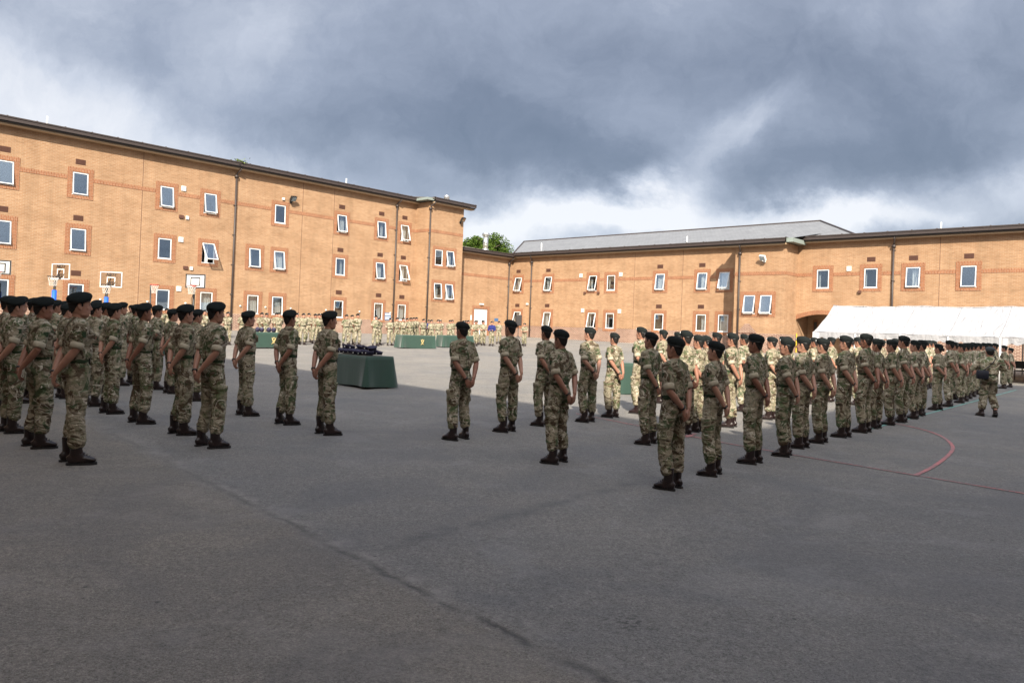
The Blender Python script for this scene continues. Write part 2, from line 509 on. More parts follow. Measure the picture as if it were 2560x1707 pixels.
# second, fainter joint branching off to the right
ka, kb = ground_at(880, 1385), ground_at(1500, 1232)
kd = Vector((kb.x - ka.x, kb.y - ka.y)).normalized()
kn = Vector((-kd.y, kd.x))
kdist = t.m('SUBTRACT', t.n('ShaderNodeVectorMath', {0: pos, 1: (kn.x, kn.y, 0)}, operation='DOT_PRODUCT').outputs['Value'], kn.x * ka.x + kn.y * ka.y)
kal = t.m('SUBTRACT', t.n('ShaderNodeVectorMath', {0: pos, 1: (kd.x, kd.y, 0)}, operation='DOT_PRODUCT').outputs['Value'], kd.x * ka.x + kd.y * ka.y)
km = t.m('MULTIPLY', t.ramp(t.m('ABSOLUTE', t.m('ADD', kdist, t.m('MULTIPLY', wob, 1.6))), [(0.0, 1.0), (0.16, 0.0)]), t.ramp(t.noise(pos, 2.3, 5, 0.7), [(0.40, 0.0), (0.56, 0.55)]))
km = t.m('MULTIPLY', km, t.ramp(t.m('MULTIPLY', kal, 0.2), [(0.0, 0.0), (0.04, 1.0), (0.8, 1.0), (1.0, 0.0)]))
base = t.mix(km, base, (0.085, 0.085, 0.088))
# small dark spots and a spill
sp = t.ramp(t.n('ShaderNodeTexVoronoi', {'Vector': pos, 'Scale': 1.7}).outputs[0], [(0.0, 1.0), (0.022, 1.0), (0.03, 0.0)])
base = t.mix(t.m('MULTIPLY', sp, 0.7), base, (0.04, 0.04, 0.04))
oil = ground_at(1575, 1555)
od = t.n('ShaderNodeVectorMath', {0: pos, 1: (oil.x, oil.y, oil.z)}, operation='DISTANCE').outputs['Value']
om = t.m('MULTIPLY', t.ramp(od, [(0.0, 1.0), (0.22, 0.0)]), t.ramp(t.noise(pos, 28, 3), [(0.5, 0), (0.6, 1)]))
base = t.mix(t.m('MULTIPLY', om, 0.75), base, (0.03, 0.03, 0.03))
hb = t.m('ADD', t.m('MULTIPLY', grain, 1.0), t.m('MULTIPLY', vor, 0.8))
hb = t.m('SUBTRACT', hb, t.m('MULTIPLY', jm, 2.0))
nor = t.n('ShaderNodeBump', {'Height': hb, 'Strength': 0.7, 'Distance': 0.010}).outputs[0]
out(t, principled(t, base, 0.78, nor, Specular_IOR_Level=0.35))
M['asphalt'] = m


def paint_line(name, col):
    m, t = material(name)
    pos = t.n('ShaderNodeNewGeometry').outputs['Position']
    a = t.ramp(t.noise(pos, 30, 4, 0.75), [(0.36, 0), (0.55, 1)])
    b = t.ramp(t.noise(pos, 1.5, 3, 0.6), [(0.3, 0.35), (0.6, 1.0)])
    out(t, principled(t, t.mix(t.m('MULTIPLY', a, b), (0.17, 0.16, 0.16), col), 0.7))
    return m


M['redline'] = paint_line('worn red line paint', (0.58, 0.17, 0.16))
M['greenline'] = paint_line('worn green line paint', (0.12, 0.42, 0.34))
M['whiteline'] = paint_line('worn white line paint', (0.70, 0.70, 0.68))

# ------- clothing materials


def camo_mat(name, tint=1.0, warm=1.0):
    m, t = material(name)
    ob = t.n('ShaderNodeTexCoord').outputs['Object']
    rnd = t.n('ShaderNodeObjectInfo').outputs['Random']
    offs = t.n('ShaderNodeCombineXYZ', {0: t.m('MULTIPLY', rnd, 31.0), 1: t.m('MULTIPLY', rnd, 17.0), 2: t.m('MULTIPLY', rnd, 23.0)}).outputs[0]
    v = t.n('ShaderNodeVectorMath', {0: ob, 1: offs}, operation='ADD').outputs[0]
    vs = t.n('ShaderNodeMapping', {'Vector': v, 'Rotation': (0.5, 0.4, 0.3), 'Scale': (1.0, 1.0, 1.45)}).outputs[0]
    n1 = t.noise(vs, 3.0, 3, 0.5, 1.3)
    n2 = t.noise(vs, 4.2, 3, 0.55, 1.8, out=1)
    s2 = t.n('ShaderNodeSeparateColor', {0: n2}).outputs
    n3 = t.noise(vs, 3.2, 2, 0.45, 2.6, out=1)
    s3 = t.n('ShaderNodeSeparateColor', {0: n3}).outputs
    k = tint
    tan, ol, br, cr, gn = (0.225 * k * warm, 0.198 * k, 0.140 * k), (0.092 * k, 0.104 * k, 0.052 * k), (0.070 * k * warm, 0.050 * k, 0.032 * k), (0.43 * k * warm, 0.40 * k, 0.325 * k), (0.050 * k, 0.074 * k, 0.036 * k)
    mid = [a * 0.5 + b * 0.5 for a, b in zip(tan, ol)]
    c = t.ramp(n1, [(0.34, ol), (0.42, mid), (0.48, tan), (0.56, (0.265 * k * warm, 0.236 * k, 0.172 * k)), (0.64, mid)])
    c = t.mix(t.ramp(s2[0], [(0.53, 0), (0.555, 0.92)]), c, br)
    c = t.mix(t.ramp(s2[1], [(0.57, 0), (0.60, 0.85)]), c, gn)
    c = t.mix(t.ramp(s2[2], [(0.585, 0), (0.60, 0.8)]), c, tan)
    stroke = t.m('ABSOLUTE', t.m('SUBTRACT', s3[0], 0.5))
    sm = t.m('MULTIPLY', t.ramp(stroke, [(0.016, 1), (0.026, 0)]), t.ramp(s3[1], [(0.47, 0), (0.51, 1)]))
    c = t.mix(t.m('MULTIPLY', sm, 0.82), c, cr)
    stroke2 = t.m('ABSOLUTE', t.m('SUBTRACT', s3[2], 0.53))
    sm2 = t.m('MULTIPLY', t.ramp(stroke2, [(0.008, 1), (0.018, 0)]), t.ramp(s2[0], [(0.44, 1), (0.49, 0)]))
    c = t.mix(t.m('MULTIPLY', sm2, 0.8), c, gn)
    f1 = t.noise(t.n('ShaderNodeMapping', {'Vector': v, 'Rotation': (0.3, 0.5, 0), 'Scale': (1, 1, 2.0)}).outputs[0], 9.0, 4, 0.6, 1.4)
    f2 = t.noise(v, 34, 3, 0.6, 0.5)
    hgt = t.m('ADD', t.m('MULTIPLY', f1, 1.0), t.m('MULTIPLY', f2, 0.22))
    nor = t.n('ShaderNodeBump', {'Height': hgt, 'Strength': 0.8, 'Distance': 0.045}).outputs[0]
    out(t, principled(t, c, 0.9, nor, Specular_IOR_Level=0.15))
    return m


M['camo'] = camo_mat('camouflage cloth', 1.2, 1.03)
M['camogrey'] = camo_mat('faded camouflage cloth', 2.0, 1.02)
M['cuff'] = plain('camouflage cloth reverse side', (0.38, 0.335, 0.25), 0.92, 0.14, 22, spec=0.15, bump=0.5, bscale=30)
M['bluecloth'] = plain('royal blue jumper wool', (0.022, 0.028, 0.12), 0.95, 0.2, 30, spec=0.15)


def skin(name, a, b):
    m, t = material(name)
    ob = t.n('ShaderNodeTexCoord').outputs['Object']
    rnd = t.n('ShaderNodeObjectInfo').outputs['Random']
    c = t.mix(rnd, a, b)
    c = t.mix(t.m('MULTIPLY', t.noise(ob, 14, 4, 0.6), 0.35), c, [x * f for x, f in zip(a, (1.1, 0.7, 0.6))])
    nor = t.n('ShaderNodeBump', {'Height': t.noise(ob, 70, 3), 'Strength': 0.2, 'Distance': 0.004}).outputs[0]
    out(t, principled(t, c, 0.52, nor, Subsurface_Weight=0.06, Subsurface_Radius=(0.02, 0.008, 0.004), Specular_IOR_Level=0.4))
    return m


M['skin'] = skin('brown skin', (0.23, 0.110, 0.072), (0.42, 0.235, 0.165))
M['hair'] = plain('black cropped hair', (0.014, 0.011, 0.010), 0.75, 0.4, 120, spec=0.3, bump=0.6, bscale=220)
M['beret'] = plain('dark green beret felt', (0.010, 0.013, 0.013), 0.95, 0.3, 40, spec=0.2, bump=0.25, bscale=14)
M['beretband'] = plain('black leather band', (0.006, 0.006, 0.006), 0.4)
M['belt'] = plain('green webbing belt', (0.020, 0.042, 0.014), 0.85, 0.3, 30)
m, t = material('brown boot leather')
ob = t.n('ShaderNodeTexCoord').outputs['Object']
nor = t.n('ShaderNodeBump', {'Height': t.noise(ob, 30, 4, 0.6, 1.0), 'Strength': 0.5, 'Distance': 0.012}).outputs[0]
out(t, principled(t, t.mix(t.noise(ob, 12, 3), (0.010, 0.005, 0.0048), (0.020, 0.0095, 0.009)), 0.32, nor, Specular_IOR_Level=0.5))
M['boot'] = m
M['sole'] = plain('black rubber sole', (0.012, 0.010, 0.010), 0.7)
M['bag'] = plain('navy nylon bag', (0.006, 0.007, 0.016), 0.7, 0.3, 20, bump=0.4, bscale=25)
M['eye'] = plain('eye', (0.05, 0.035, 0.03), 0.25, 0.1)

# ================================================================== ground
def sheet(name, x0, x1, y0, y1, step):
    nx, ny = int((x1 - x0) / step), int((y1 - y0) / step)
    vs = [(x0 + i * step, y0 + j * step, gz(x0 + i * step, y0 + j * step)) for j in range(ny + 1) for i in range(nx + 1)]
    fs = [(j * (nx + 1) + i, j * (nx + 1) + i + 1, (j + 1) * (nx + 1) + i + 1, (j + 1) * (nx + 1) + i) for j in range(ny) for i in range(nx)]
    mb = MB().add(vs, fs)
    # skirt to the far distance
    c = [(x0, y0), (x1, y0), (x1, y1), (x0, y1)]
    e = [(-900, -900), (900, -900), (900, 1200), (-900, 1200)]
    for k in range(4):
        a, b = c[k], c[(k + 1) % 4]
        steps = 40
        for i in range(steps):
            p0 = [a[q_] + (b[q_] - a[q_]) * i / steps for q_ in (0, 1)]
            p1 = [a[q_] + (b[q_] - a[q_]) * (i + 1) / steps for q_ in (0, 1)]
            o0 = [e[k][q_] + (e[(k + 1) % 4][q_] - e[k][q_]) * i / steps for q_ in (0, 1)]
            o1 = [e[k][q_] + (e[(k + 1) % 4][q_] - e[k][q_]) * (i + 1) / steps for q_ in (0, 1)]
            mb.add([(p0[0], p0[1], gz(*p0)), (p1[0], p1[1], gz(*p1)), (o1[0], o1[1], 0.2), (o0[0], o0[1], 0.2)], [(3, 2, 1, 0)])
    return mb.build(name, M['asphalt'], smooth=True)


tag(sheet('ground', -60, 60, -40, 100, 1.0), kind='structure')


def drape(name, pts, width, mat, closed=False):
    """painted line lying on the yard; pts are (X, Y)"""
    P = []
    for a, b in zip(pts[:-1], pts[1:]):
        n = max(1, int((b - a).length / 0.25))
        P += [a + (b - a) * i / n for i in range(n)]
    P.append(pts[-1])
    mb = MB()
    vs = []
    for i, p_ in enumerate(P):
        t_ = (P[min(i + 1, len(P) - 1)] - P[max(i - 1, 0)]).normalized()
        n_ = Vector((-t_.y, t_.x)) * width / 2
        for q_ in (p_ + n_, p_ - n_): vs.append((q_.x, q_.y, gz(q_.x, q_.y) + 0.008))
    mb.add(vs, [(2 * i, 2 * i + 1, 2 * i + 3, 2 * i + 2) for i in range(len(P) - 1)])
    o = mb.build(name, mat)
    return tag(o, kind='structure')


def g2(x, y):
    p_ = ground_at(x, y)
    return Vector((p_.x, p_.y))


drape('red_court_line', [g2(1440, 1034), g2(1811, 1107.6), g2(1980, 1137), g2(2560, 1234), g2(2700, 1258)], 0.04, M['redline'])
# court arc: smooth curve through points
arc = [g2(*p_) for p_ in [(2286.7, 1189), (2320, 1174), (2352, 1154), (2374, 1135), (2382, 1122), (2378, 1110), (2362, 1096), (2344.8, 1087), (2310, 1075), (2245, 1060), (2170, 1044)]]


def smooth_curve(P, n=6):
    out_ = []
    Q = [P[0]] + P + [P[-1]]
    for i in range(1, len(Q) - 2):
        for k in range(n):
            t_ = k / n
            a, b, c, d = Q[i - 1], Q[i], Q[i + 1], Q[i + 2]
            out_.append(0.5 * ((2 * b) + (c - a) * t_ + (2 * a - 5 * b + 4 * c - d) * t_ * t_ + (3 * b - a - 3 * c + d) * t_ ** 3))
    out_.append(P[-1])
    return out_


drape('red_court_arc', smooth_curve(arc), 0.055, M['redline'])
drape('green_court_line', [g2(2170, 1074), g2(2310, 1036.8), g2(2540, 974.8)], 0.07, M['greenline'])
drape('white_court_line', [g2(2480, 942), g2(2600, 951)], 0.10, M['whiteline'])
drape('red_court_tick', [g2(1716, 1093), g2(1738, 1084)], 0.07, M['redline'])

# ================================================================== buildings
FRAME_Z = {}


def frame_root(name, fr):
    u = UA if fr == 'A' else UB
    return empty(name, (CC.x, CC.y, 0), math.atan2(u.y, u.x))


WW, WH = 0.78, 1.20
REV = 0.10


def wall_mesh(s0, s1, z0, z1, y, depth, holes, rev=REV, zt_back=None):
    """closed volume whose front face has window openings with reveals"""
    mb = MB()
    ss = sorted(set([s0, s1] + [v for h in holes for v in h[:2]]))
    zs = sorted(set([z0, z1] + [v for h in holes for v in h[2:]]))
    for a, b in zip(ss[:-1], ss[1:]):
        for c, d in zip(zs[:-1], zs[1:]):
            m_, n_ = (a + b) / 2, (c + d) / 2
            if any(h[0] < m_ < h[1] and h[2] < n_ < h[3] for h in holes): continue
            mb.add([(a, y, c), (b, y, c), (b, y, d), (a, y, d)], [(0, 1, 2, 3)])
    for (a, b, c, d) in holes:
        yi = y + rev
        mb.add([(a, y, c), (b, y, c), (b, y, d), (a, y, d), (a, yi, c), (b, yi, c), (b, yi, d), (a, yi, d)],
               [(0, 4, 5, 1), (1, 5, 6, 2), (2, 6, 7, 3), (3, 7, 4, 0)])
    yb = y + depth
    mb.add([(s0, y, z0), (s1, y, z0), (s1, y, z1), (s0, y, z1), (s0, yb, z0), (s1, yb, z0), (s1, yb, z1), (s0, yb, z1)],
           [(1, 5, 6, 2), (4, 0, 3, 7), (3, 2, 6, 7), (5, 4, 7, 6)])
    return mb


_cache = {}


def cached(key, fn):
    if key not in _cache: _cache[key] = fn()
    return _cache[key]


def frame_mesh():
    mb = MB()
    w2, h2, f = WW / 2, WH / 2, 0.035
    y0, y1 = REV - 0.07, REV - 0.01
    mb.box(-w2, w2, y0, y1, -h2, -h2 + f + 0.01)
    mb.box(-w2, w2, y0, y1, h2 - f, h2)
    mb.box(-w2, -w2 + f, y0, y1, -h2 + f + 0.01, h2 - f)
    mb.box(w2 - f, w2, y0, y1, -h2 + f + 0.01, h2 - f)
    mb.box(-w2 - 0.01, w2 + 0.01, -0.035, y0 - 0.002, -h2 + 0.002, -h2 + 0.035)
    return mb.mesh('window', M['upvc'])


def sash_mesh():
    # origin on the hinge at the top
    mb = MB()
    w2, h, f = WW / 2 - 0.028, WH - 0.07, 0.042
    y0, y1 = -0.035, 0.018
    mb.box(-w2, w2, y0, y1, -h, -h + f)
    mb.box(-w2, w2, y0, y1, -f, 0)
    mb.box(-w2, -w2 + f, y0, y1, -h + f, -f)
    mb.box(w2 - f, w2, y0, y1, -h + f, -f)
    return mb.mesh('sash', M['upvc'])


def pane_mesh():
    w2, h, f = WW / 2 - 0.028, WH - 0.07, 0.038
    return MB().box(-w2 + f, w2 - f, -0.012, 0.0, -h + f, -f).mesh('pane', M['glass'])


def curtain_mesh(x0, x1, seed):
    rnd = random.Random(seed)
    mb = MB()
    n = int((x1 - x0) / 0.012)
    ph = rnd.random() * 9
    rows = 6
    vs = []
    for k in range(2):
        for j in range(rows + 1):
            z = 0.66 - 1.34 * j / rows
            for i in range(n + 1):
                x = x0 + (x1 - x0) * i / n
                y = 0.28 + 0.03 * math.sin(x * 52 + ph + 0.5 * math.sin(z * 3 + x * 9)) * (0.5 + 0.5 * j / rows) + 0.02 * math.sin(x * 21 + ph) + k * 0.006
                vs.append((x, y, z))
    m_ = (rows + 1) * (n + 1)
    fs = []
    for k in range(2):
        for j in range(rows):
            for i in range(n):
                a = k * m_ + j * (n + 1) + i
                fs.append((a, a + 1, a + n + 2, a + n + 1))
    mb.add(vs, fs)
    return mb.mesh('curtain', M['curtain'], True)


def room_mesh():
    mb = MB()
    a, b, c, d, y0, y1 = -0.9, 0.9, -0.85, 0.9, REV + 0.003, 1.6
    vs = [(a, y0, c), (b, y0, c), (b, y0, d), (a, y0, d), (a, y1, c), (b, y1, c), (b, y1, d), (a, y1, d)]
    mb.add(vs, [(4, 5, 6, 7), (0, 1, 5, 4), (1, 2, 6, 5), (2, 3, 7, 6), (3, 0, 4, 7)])
    w2, h2 = WW / 2, WH / 2
    # inner wall around the opening
    for (x0, x1, z0, z1) in ((a, -w2, c, d), (w2, b, c, d), (-w2, w2, c, -h2), (-w2, w2, h2, d)):
        mb.add([(x0, y0, z0), (x1, y0, z0), (x1, y0, z1), (x0, y0, z1)], [(0, 1, 2, 3)])
    return mb.mesh('room', M['dark'])


def surround_mesh(lft, rgt):
    """red brick dressing; lft / rgt widths of the side strips"""
    mb = MB()
    w2, h2 = WW / 2, WH / 2
    y0, y1, T, Bm = -0.022, 0.03, 0.235, 0.19
    mb.box(-w2 - lft, w2 + rgt, y0, y1, h2, h2 + T, 1)
    mb.box(-w2 - lft, w2 + rgt, y0, y1, -h2 - Bm, -h2, 1)
    mb.box(-w2 - lft, -w2, y0, y1, -h2, h2, 0)
    mb.box(w2, w2 + rgt, y0, y1, -h2, h2, 0)
    return mb.mesh('brick_surround', [M['redh'], M['redv']])


def window(root, s, z, y, ang, cur=None, seed=0, sl_=0.235, sr=0.235):
    wd = link('window', cached('win', frame_mesh), root, (s, y, z))
    link('brick_surround', cached(('sur', sl_, sr), lambda: surround_mesh(sl_, sr)), wd)
    hz = WH / 2 - 0.032
    sash = link('sash', cached('sash', sash_mesh), wd, (0, REV - 0.088 + 0.018, hz), (-R(ang), 0, 0))
    link('pane', cached('pane', pane_mesh), wd, (0, REV - 0.088 + 0.018, hz), (-R(ang), 0, 0))
    link('room', cached('room', room_mesh), wd)
    if cur: link('curtain', cached(('cur', cur), lambda: curtain_mesh(cur[0], cur[1], seed)), wd)
    return wd


def hole(s, z): return (s - WW / 2, s + WW / 2, z - WH / 2, z + WH / 2)


def vent_mesh():
    mb = MB()
    mb.box(-.24, .24, -0.006, 0.03, -.14, .14)
    for i in range(5): mb.box(-.22, .22, -0.02, -0.0062, -.115 + i * .052, -.09 + i * .052)
    return mb.mesh('air_brick', M['vent'])


def vent(root, s, z, y=0.0, name='air_brick'): return link(name, cached('vent', vent_mesh), root, (s, y, z))


def boxvent_mesh():
    mb = MB()
    mb.box(-.13, .13, -.05, 0.01, -.14, .14)
    for i in range(6): mb.box(-.09, .09, -.062, -.0502, -.09 + i * .034, -.075 + i * .034)
    return mb.mesh('extractor_vent', M['upvc'])


def fascia(root, s0, s1, y, zt, h=0.24, seams=True, prot=0.58):
    mb = MB()
    yo = y - prot
    # raised roof-edge trim with a rolled lip
    mb.box(s0, s1, yo, yo + 0.05, zt - h, zt)
    mb.box(s0, s1, yo - 0.035, yo - 0.002, zt - 0.07, zt - 0.01)
    mb.box(s0, s1, yo + 0.052, y + 0.4, zt - 0.03, zt - 0.002)
    if seams:
        n = int((s1 - s0) / 1.25)
        for i in range(n + 1):
            x = s0 + (s1 - s0) * i / max(n, 1)
            mb.box(x - 0.03, x + 0.03, yo + 0.052, y + 0.4, zt, zt + 0.035)
            mb.box(x - 0.012, x + 0.012, yo - 0.006, yo - 0.0005, zt - h + 0.01, zt - 0.075)
    f_ = mb.build('fascia', M['brown'], root)
    g_ = MB()
    pts = []
    for s_ in (s0 + 0.02, s1 - 0.02):
        pts.append([(s_, yo + 0.06 + 0.06 * (1 - math.cos(a)), zt - h - 0.01 - 0.09 * math.sin(a)) for a in [PI * k / 8 for k in range(9)]])
    g_.loft(pts).build('gutter', M['gutter'], root)
    MB().box(s0 + 0.02, s1 - 0.02, yo + 0.185, y - 0.003, zt - h - 0.16, zt - h - 0.06).build('soffit', M['soffit'], root)
    return f_


def downpipe(root, s, y, zt, zb, prot=0.58):
    mb = MB()
    yy = y - 0.09
    mb.tube([(s, yy, zb), (s, yy, zt - 0.75)], 0.055, 14)
    mb.tube([(s, yy, zt - 0.76), (s + 0.03, yy - 0.05, zt - 0.6), (s + 0.12, y - prot + 0.16, zt - 0.42), (s + 0.12, y - prot + 0.14, zt - 0.3)], 0.05, 12)
    k = 0
    z = zb + 0.8
    while z < zt - 0.9:
        mb.tube([(s, yy, z), (s, yy, z + 0.06)], 0.066, 14)
        mb.box(s - 0.1, s + 0.1, y - 0.05, y - 0.004, z + 0.01, z + 0.05)
        z += 1.8
    mb.box(s - 0.09, s + 0.09, yy - 0.08, yy + 0.08, zt - 0.9, zt - 0.74)
    p_ = mb.build('downpipe', M['brown'], root, True)
    return p_


def band(root, y, segs, z, h=0.215):
    for a, b in segs: MB().box(a, b, y - 0.018, y + 0.02, z - h / 2, z + h / 2).build('brick_band', M['redv'], root)


def plinth(root, segs, y, zt, zb=-0.2):
    for a, b in segs: MB().box(a, b, y - 0.012, y + 0.02, zb, zt).build('plinth', M['plinth'], root)


def joint(root, s, y, z0, z1):
    return MB().box(s - 0.012, s + 0.012, y - 0.0035, y + 0.01, z0, z1).build('movement_joint', M['vent'], root)


ZT, ZM, ZG = ZC + 6.81, ZC + 3.87, ZC + 0.98
ZPL = ZC + 0.36
ZEA, ZEB = ZC + 9.50, ZC + 6.52
ZW0 = 0.2

# ---------------- three-storey block on the left
LA = frame_root('barrack_block', 'A')
tag(LA, 'three-storey yellow brick barrack block with red brick window surrounds, left of the yard', 'building', 'brick buildings round the yard')
S0, S1 = -64.0, -11.1
FULL = (-0.36, 0.36)
wins = []
spec = [  # s, (top, mid, ground) -> (angle, curtain) or None
    (-37.27, (7, None), (6, None), (0, None)),
    (-33.88, (4, None), (6, None), (0, None)),
    (-29.40, (9, None), (2, None), (0, None)),
    (-26.86, (11, (-.36, -.2)), (32, (-.1, .1)), (0, FULL)),
    (-22.27, (2, None), None, None),
    (-23.90, None, (7, (-.3, -.02)), (1, FULL)),
    (-22.22, None, (10, FULL), (3, FULL)),
    (-17.61, (11, (.05, .36)), (2, (.15, .36)), (0, None)),
    (-14.25, (8, (.12, .36)), (10, (0, .36)), (0, (0.05, .36))),
    (-12.13, (15, (-.1, .3)), (21, (-.05, .3)), (0, (-.15, .36))),
]
# windows of the same rhythm beyond the left edge of the view
for k in range(1, 7): spec.append((-37.27 - 3.4 * k, (5, None), (3, None), (0, None)))
for i, (s, a, b, c_) in enumerate(spec):
    for z, it in ((ZT, a), (ZM, b), (ZG, c_)):
        if it is not None: wins.append((s, z, it[0], it[1]))
wall_mesh(S0, S1, ZW0, ZEA - 0.33, 0, 11, [hole(s, z) for s, z, _, _ in wins]).build('wall', M['brick'], LA)
for i, (s, z, a, cu) in enumerate(wins):
    sw = 0.235
    window(LA, s, z, 0, a, cu, i, sw, sw)
tops = sorted([s for s, z, _, _ in wins if z == ZT])
grd = sorted([s for s, z, _, _ in wins if z == ZG])
edge = 0.635


def gaps(cs, a, b):
    r_, x = [], a
    for c_ in cs:
        if c_ - edge > x: r_.append((x, c_ - edge - 0.003))
        x = c_ + edge + 0.003
    if x < b: r_.append((x, b))
    return r_


band(LA, 0, gaps(tops, S0, S1), ZC + 7.08)
plinth(LA, gaps(grd, S0, S1), 0, ZPL)
# courses under the ground-floor dressings
for g_ in grd: MB().box(g_ - edge, g_ + edge, -0.012, 0.02, -0.2, ZG - WH / 2 - 0.193).build('plinth', M['plinth'], LA)
fascia(LA, S0, S1 + 0.35, 0, ZEA)
fr_mid = []
for x_ in (583, 988): downpipe(LA, FP('A', x_, 650, -0.09)[0], 0, ZEA, 0.55)
for x_, y_ in ((355, 500), (755, 560), (832, 600)): joint(LA, FP('A', x_, y_)[0], 0, ZPL, ZEA - 0.4)
for s in (-33.88, -37.27, -17.61, -14.25, -12.13):
    for z in (ZT, ZM) + ((ZG,) if s > -34 else ()): vent(LA, s - 0.03, z + 1.14)
for x_, y_ in ((458.7, 471.6), (451.7, 599), (446.4, 721.6)):
    s, z = FP('A', x_, y_)
    link('extractor_vent', cached('bv', boxvent_mesh), LA, (s, -0.003, z))
# retaining roof body (low metal pitch)
mb = MB()
mb.add([(S0, -0.05, ZEA - 0.02), (S1, -0.05, ZEA - 0.02), (S1, 5.5, ZEA + 0.75), (S0, 5.5, ZEA + 0.75), (S1, 11.4, ZEA - 0.02), (S0, 11.4, ZEA - 0.02), (S0, -0.05, ZEA - 0.12), (S1, -0.05, ZEA - 0.12), (S1, 11.4, ZEA - 0.12), (S0, 11.4, ZEA - 0.12)],
       [(0, 1, 2, 3), (3, 2, 4, 5), (6, 9, 8, 7), (0, 6, 7, 1), (5, 4, 8, 9), (1, 7, 8, 4, 2), (0, 3, 5, 9, 6)])
mb.build('roof', M['roofmetal'], LA)
for x_, y_ in ((118, 296), (866, 450)):
    s, z = FP('A', x_, y_, 2.5)
    MB().tube([(s, 2.5, ZEA), (s, 2.5, z + 0.1)], 0.04, 12).build('vent_pipe', M['white'], LA, True)

# floodlight maker


def floodlight(root, s, y, z, mat, flip=1):
    f_ = MB()
    T_ = Matrix.Translation((s, y - 0.32, z)) @ Matrix.Rotation(R(38), 4, 'X') @ Matrix.Rotation(R(12 * flip), 4, 'Z')
    f_.box(-.2, .2, -.07, .07, -.17, .17, M=T_)
    f_.box(-.17, .17, .07, .11, -.12, .12, M=T_)
    f_.box(-.03, .03, y - 0.3, y - 0.001, z - 0.16, z - 0.12) if False else None
    f_.box(s - .03, s + .03, y - 0.3, y - 0.001, z - 0.2, z - 0.15)
    f_.box(s - .08, s + .08, y - 0.06, y - 0.001, z - 0.26, z - 0.1)
    lamp_ = f_.build('floodlight', mat, root)
    MB().box(-.17, .17, -.08, -.0702, -.14, .14, M=T_).build('lens', M['glass'], lamp_)
    return lamp_


s, z = FP('A', 733, 497, -0.3)
floodlight(LA, s, 0, z, M['black'])
MB().box(s - .62, s - .48, -.1, -.001, z - .14, z + .0).build('security_camera', M['white'], LA)
for x_, y_ in ((453, 542), (463, 669)):
    s, z = FP('A', x_, y_)
    MB().box(s - .13, s + .13, -.08, -.001, z - .09, z + .09).build('alarm_box', M['vent'], LA)
    MB().box(s + .26, s + .42, -.07, -.001, z - .11, z + .08).build('security_camera', M['white'], LA)
for x_, y_ in ((250, 749), (368, 754), (463, 758), (600, 765), (663, 768), (726, 771), (814, 775), (898, 779), (975, 782)):
    s, z = FP('A', x_, y_)
    MB().tube([(s, -0.001, z), (s, -0.06, z)], 0.055, 12).build('wall_light', M['white'], LA, True)
# wall sign by the third-last window
s, z = FP('A', 969, 791)
sg = MB().box(s - .28, s + .28, -.025, -.001, z - .27, z + .27).build('wall_sign', M['signblue'], LA)
MB().box(s - .24, s + .24, -.031, -.0255, z + .08, z + .22).box(s - .24, s + .24, -.031, -.0255, z - .06, z - .0).box(s - .24, s + .24, -.031, -.0255, z - .2, z - .12).build('lettering_panel', M['white'], sg)
# weeds growing out of the gutter
rnd = random.Random(3)
m_, t_ = material('gutter weed leaf')
out(t_, principled(t_, (0.10, 0.14, 0.03), 0.8))
s = FP('A', 600, 415, -0.4)[0]
mb = MB()
for k in range(110):
    a, b = rnd.gauss(0, .22), rnd.gauss(0, .12)
    c_ = Vector((s + a, -0.46 + b, ZEA - 0.05 + abs(rnd.gauss(0.0, .10))))
    e1 = Vector((rnd.uniform(-1, 1), rnd.uniform(-1, 1), rnd.uniform(-.4, 1))).normalized() * .075
    e2 = e1.cross(Vector((rnd.uniform(-1, 1), rnd.uniform(-1, 1), 1))).normalized() * .04
    mb.add([c_ - e1, c_ + e2, c_ + e1, c_ - e2], [(0, 1, 2, 3)])
mb.build('gutter_weeds', m_, LA)

# projecting stair bay at the end of the left block (same building)
BP = -1.45
B0, B1 = -11.1, -7.6
bw = []
for x0, x1, y0, y1, a, cu in ((1084, 1104.6, 623.4, 664, 0, None), (1111.3, 1134.8, 627, 668, 12, (.0, .36)), (1082, 1104, 707.8, 747.4, 7, (.05, .36)), (1108.6, 1131.4, 711, 749, 12, (-.05, .3))):
    s, z = FP('A', (x0 + x1) / 2, (y0 + y1) / 2, BP)
    bw.append([s, z, a, cu])
for i in (0, 2):
    zz = (bw[i][1] + bw[i + 1][1]) / 2
    cen = (bw[i][0] + bw[i + 1][0]) / 2
    bw[i][1] = bw[i + 1][1] = zz
    bw[i][0], bw[i + 1][0] = -9.98, -8.86
wall_mesh(B0, B1, ZW0, ZEA - 0.33, BP, 12.4, [hole(s, z) for s, z, _, _ in bw]).build('wall', M['brick'], LA)
gp = (1.12 - WW) / 2
for i, (s, z, a, cu) in enumerate(bw): window(LA, s, z, BP, a, cu, 40 + i, 0.235 if i % 2 == 0 else gp - 0.0015, gp - 0.0015 if i % 2 == 0 else 0.235)
mb = MB()
mb.box(B0, B1, BP - 0.018, BP + 0.02, ZC + 7.08 - .107, ZC + 7.08 + .107)
mb.box(B0 - 0.018, B0 + 0.02, BP + 0.021, -0.02, ZC + 7.08 - .107, ZC + 7.08 + .107)
mb.build('brick_band', M['redv'], LA)
MB().box(B0 - 0.012, B1 + 0.012, BP - 0.012, BP + 0.02, -0.2, ZPL).box(B0 - 0.012, B0 + 0.02, BP + 0.021, -0.013, -0.2, ZPL).build('plinth', M['plinth'], LA)
fascia(LA, B0 + 0.15, B1 + 0.75, BP, ZEA - 0.02)
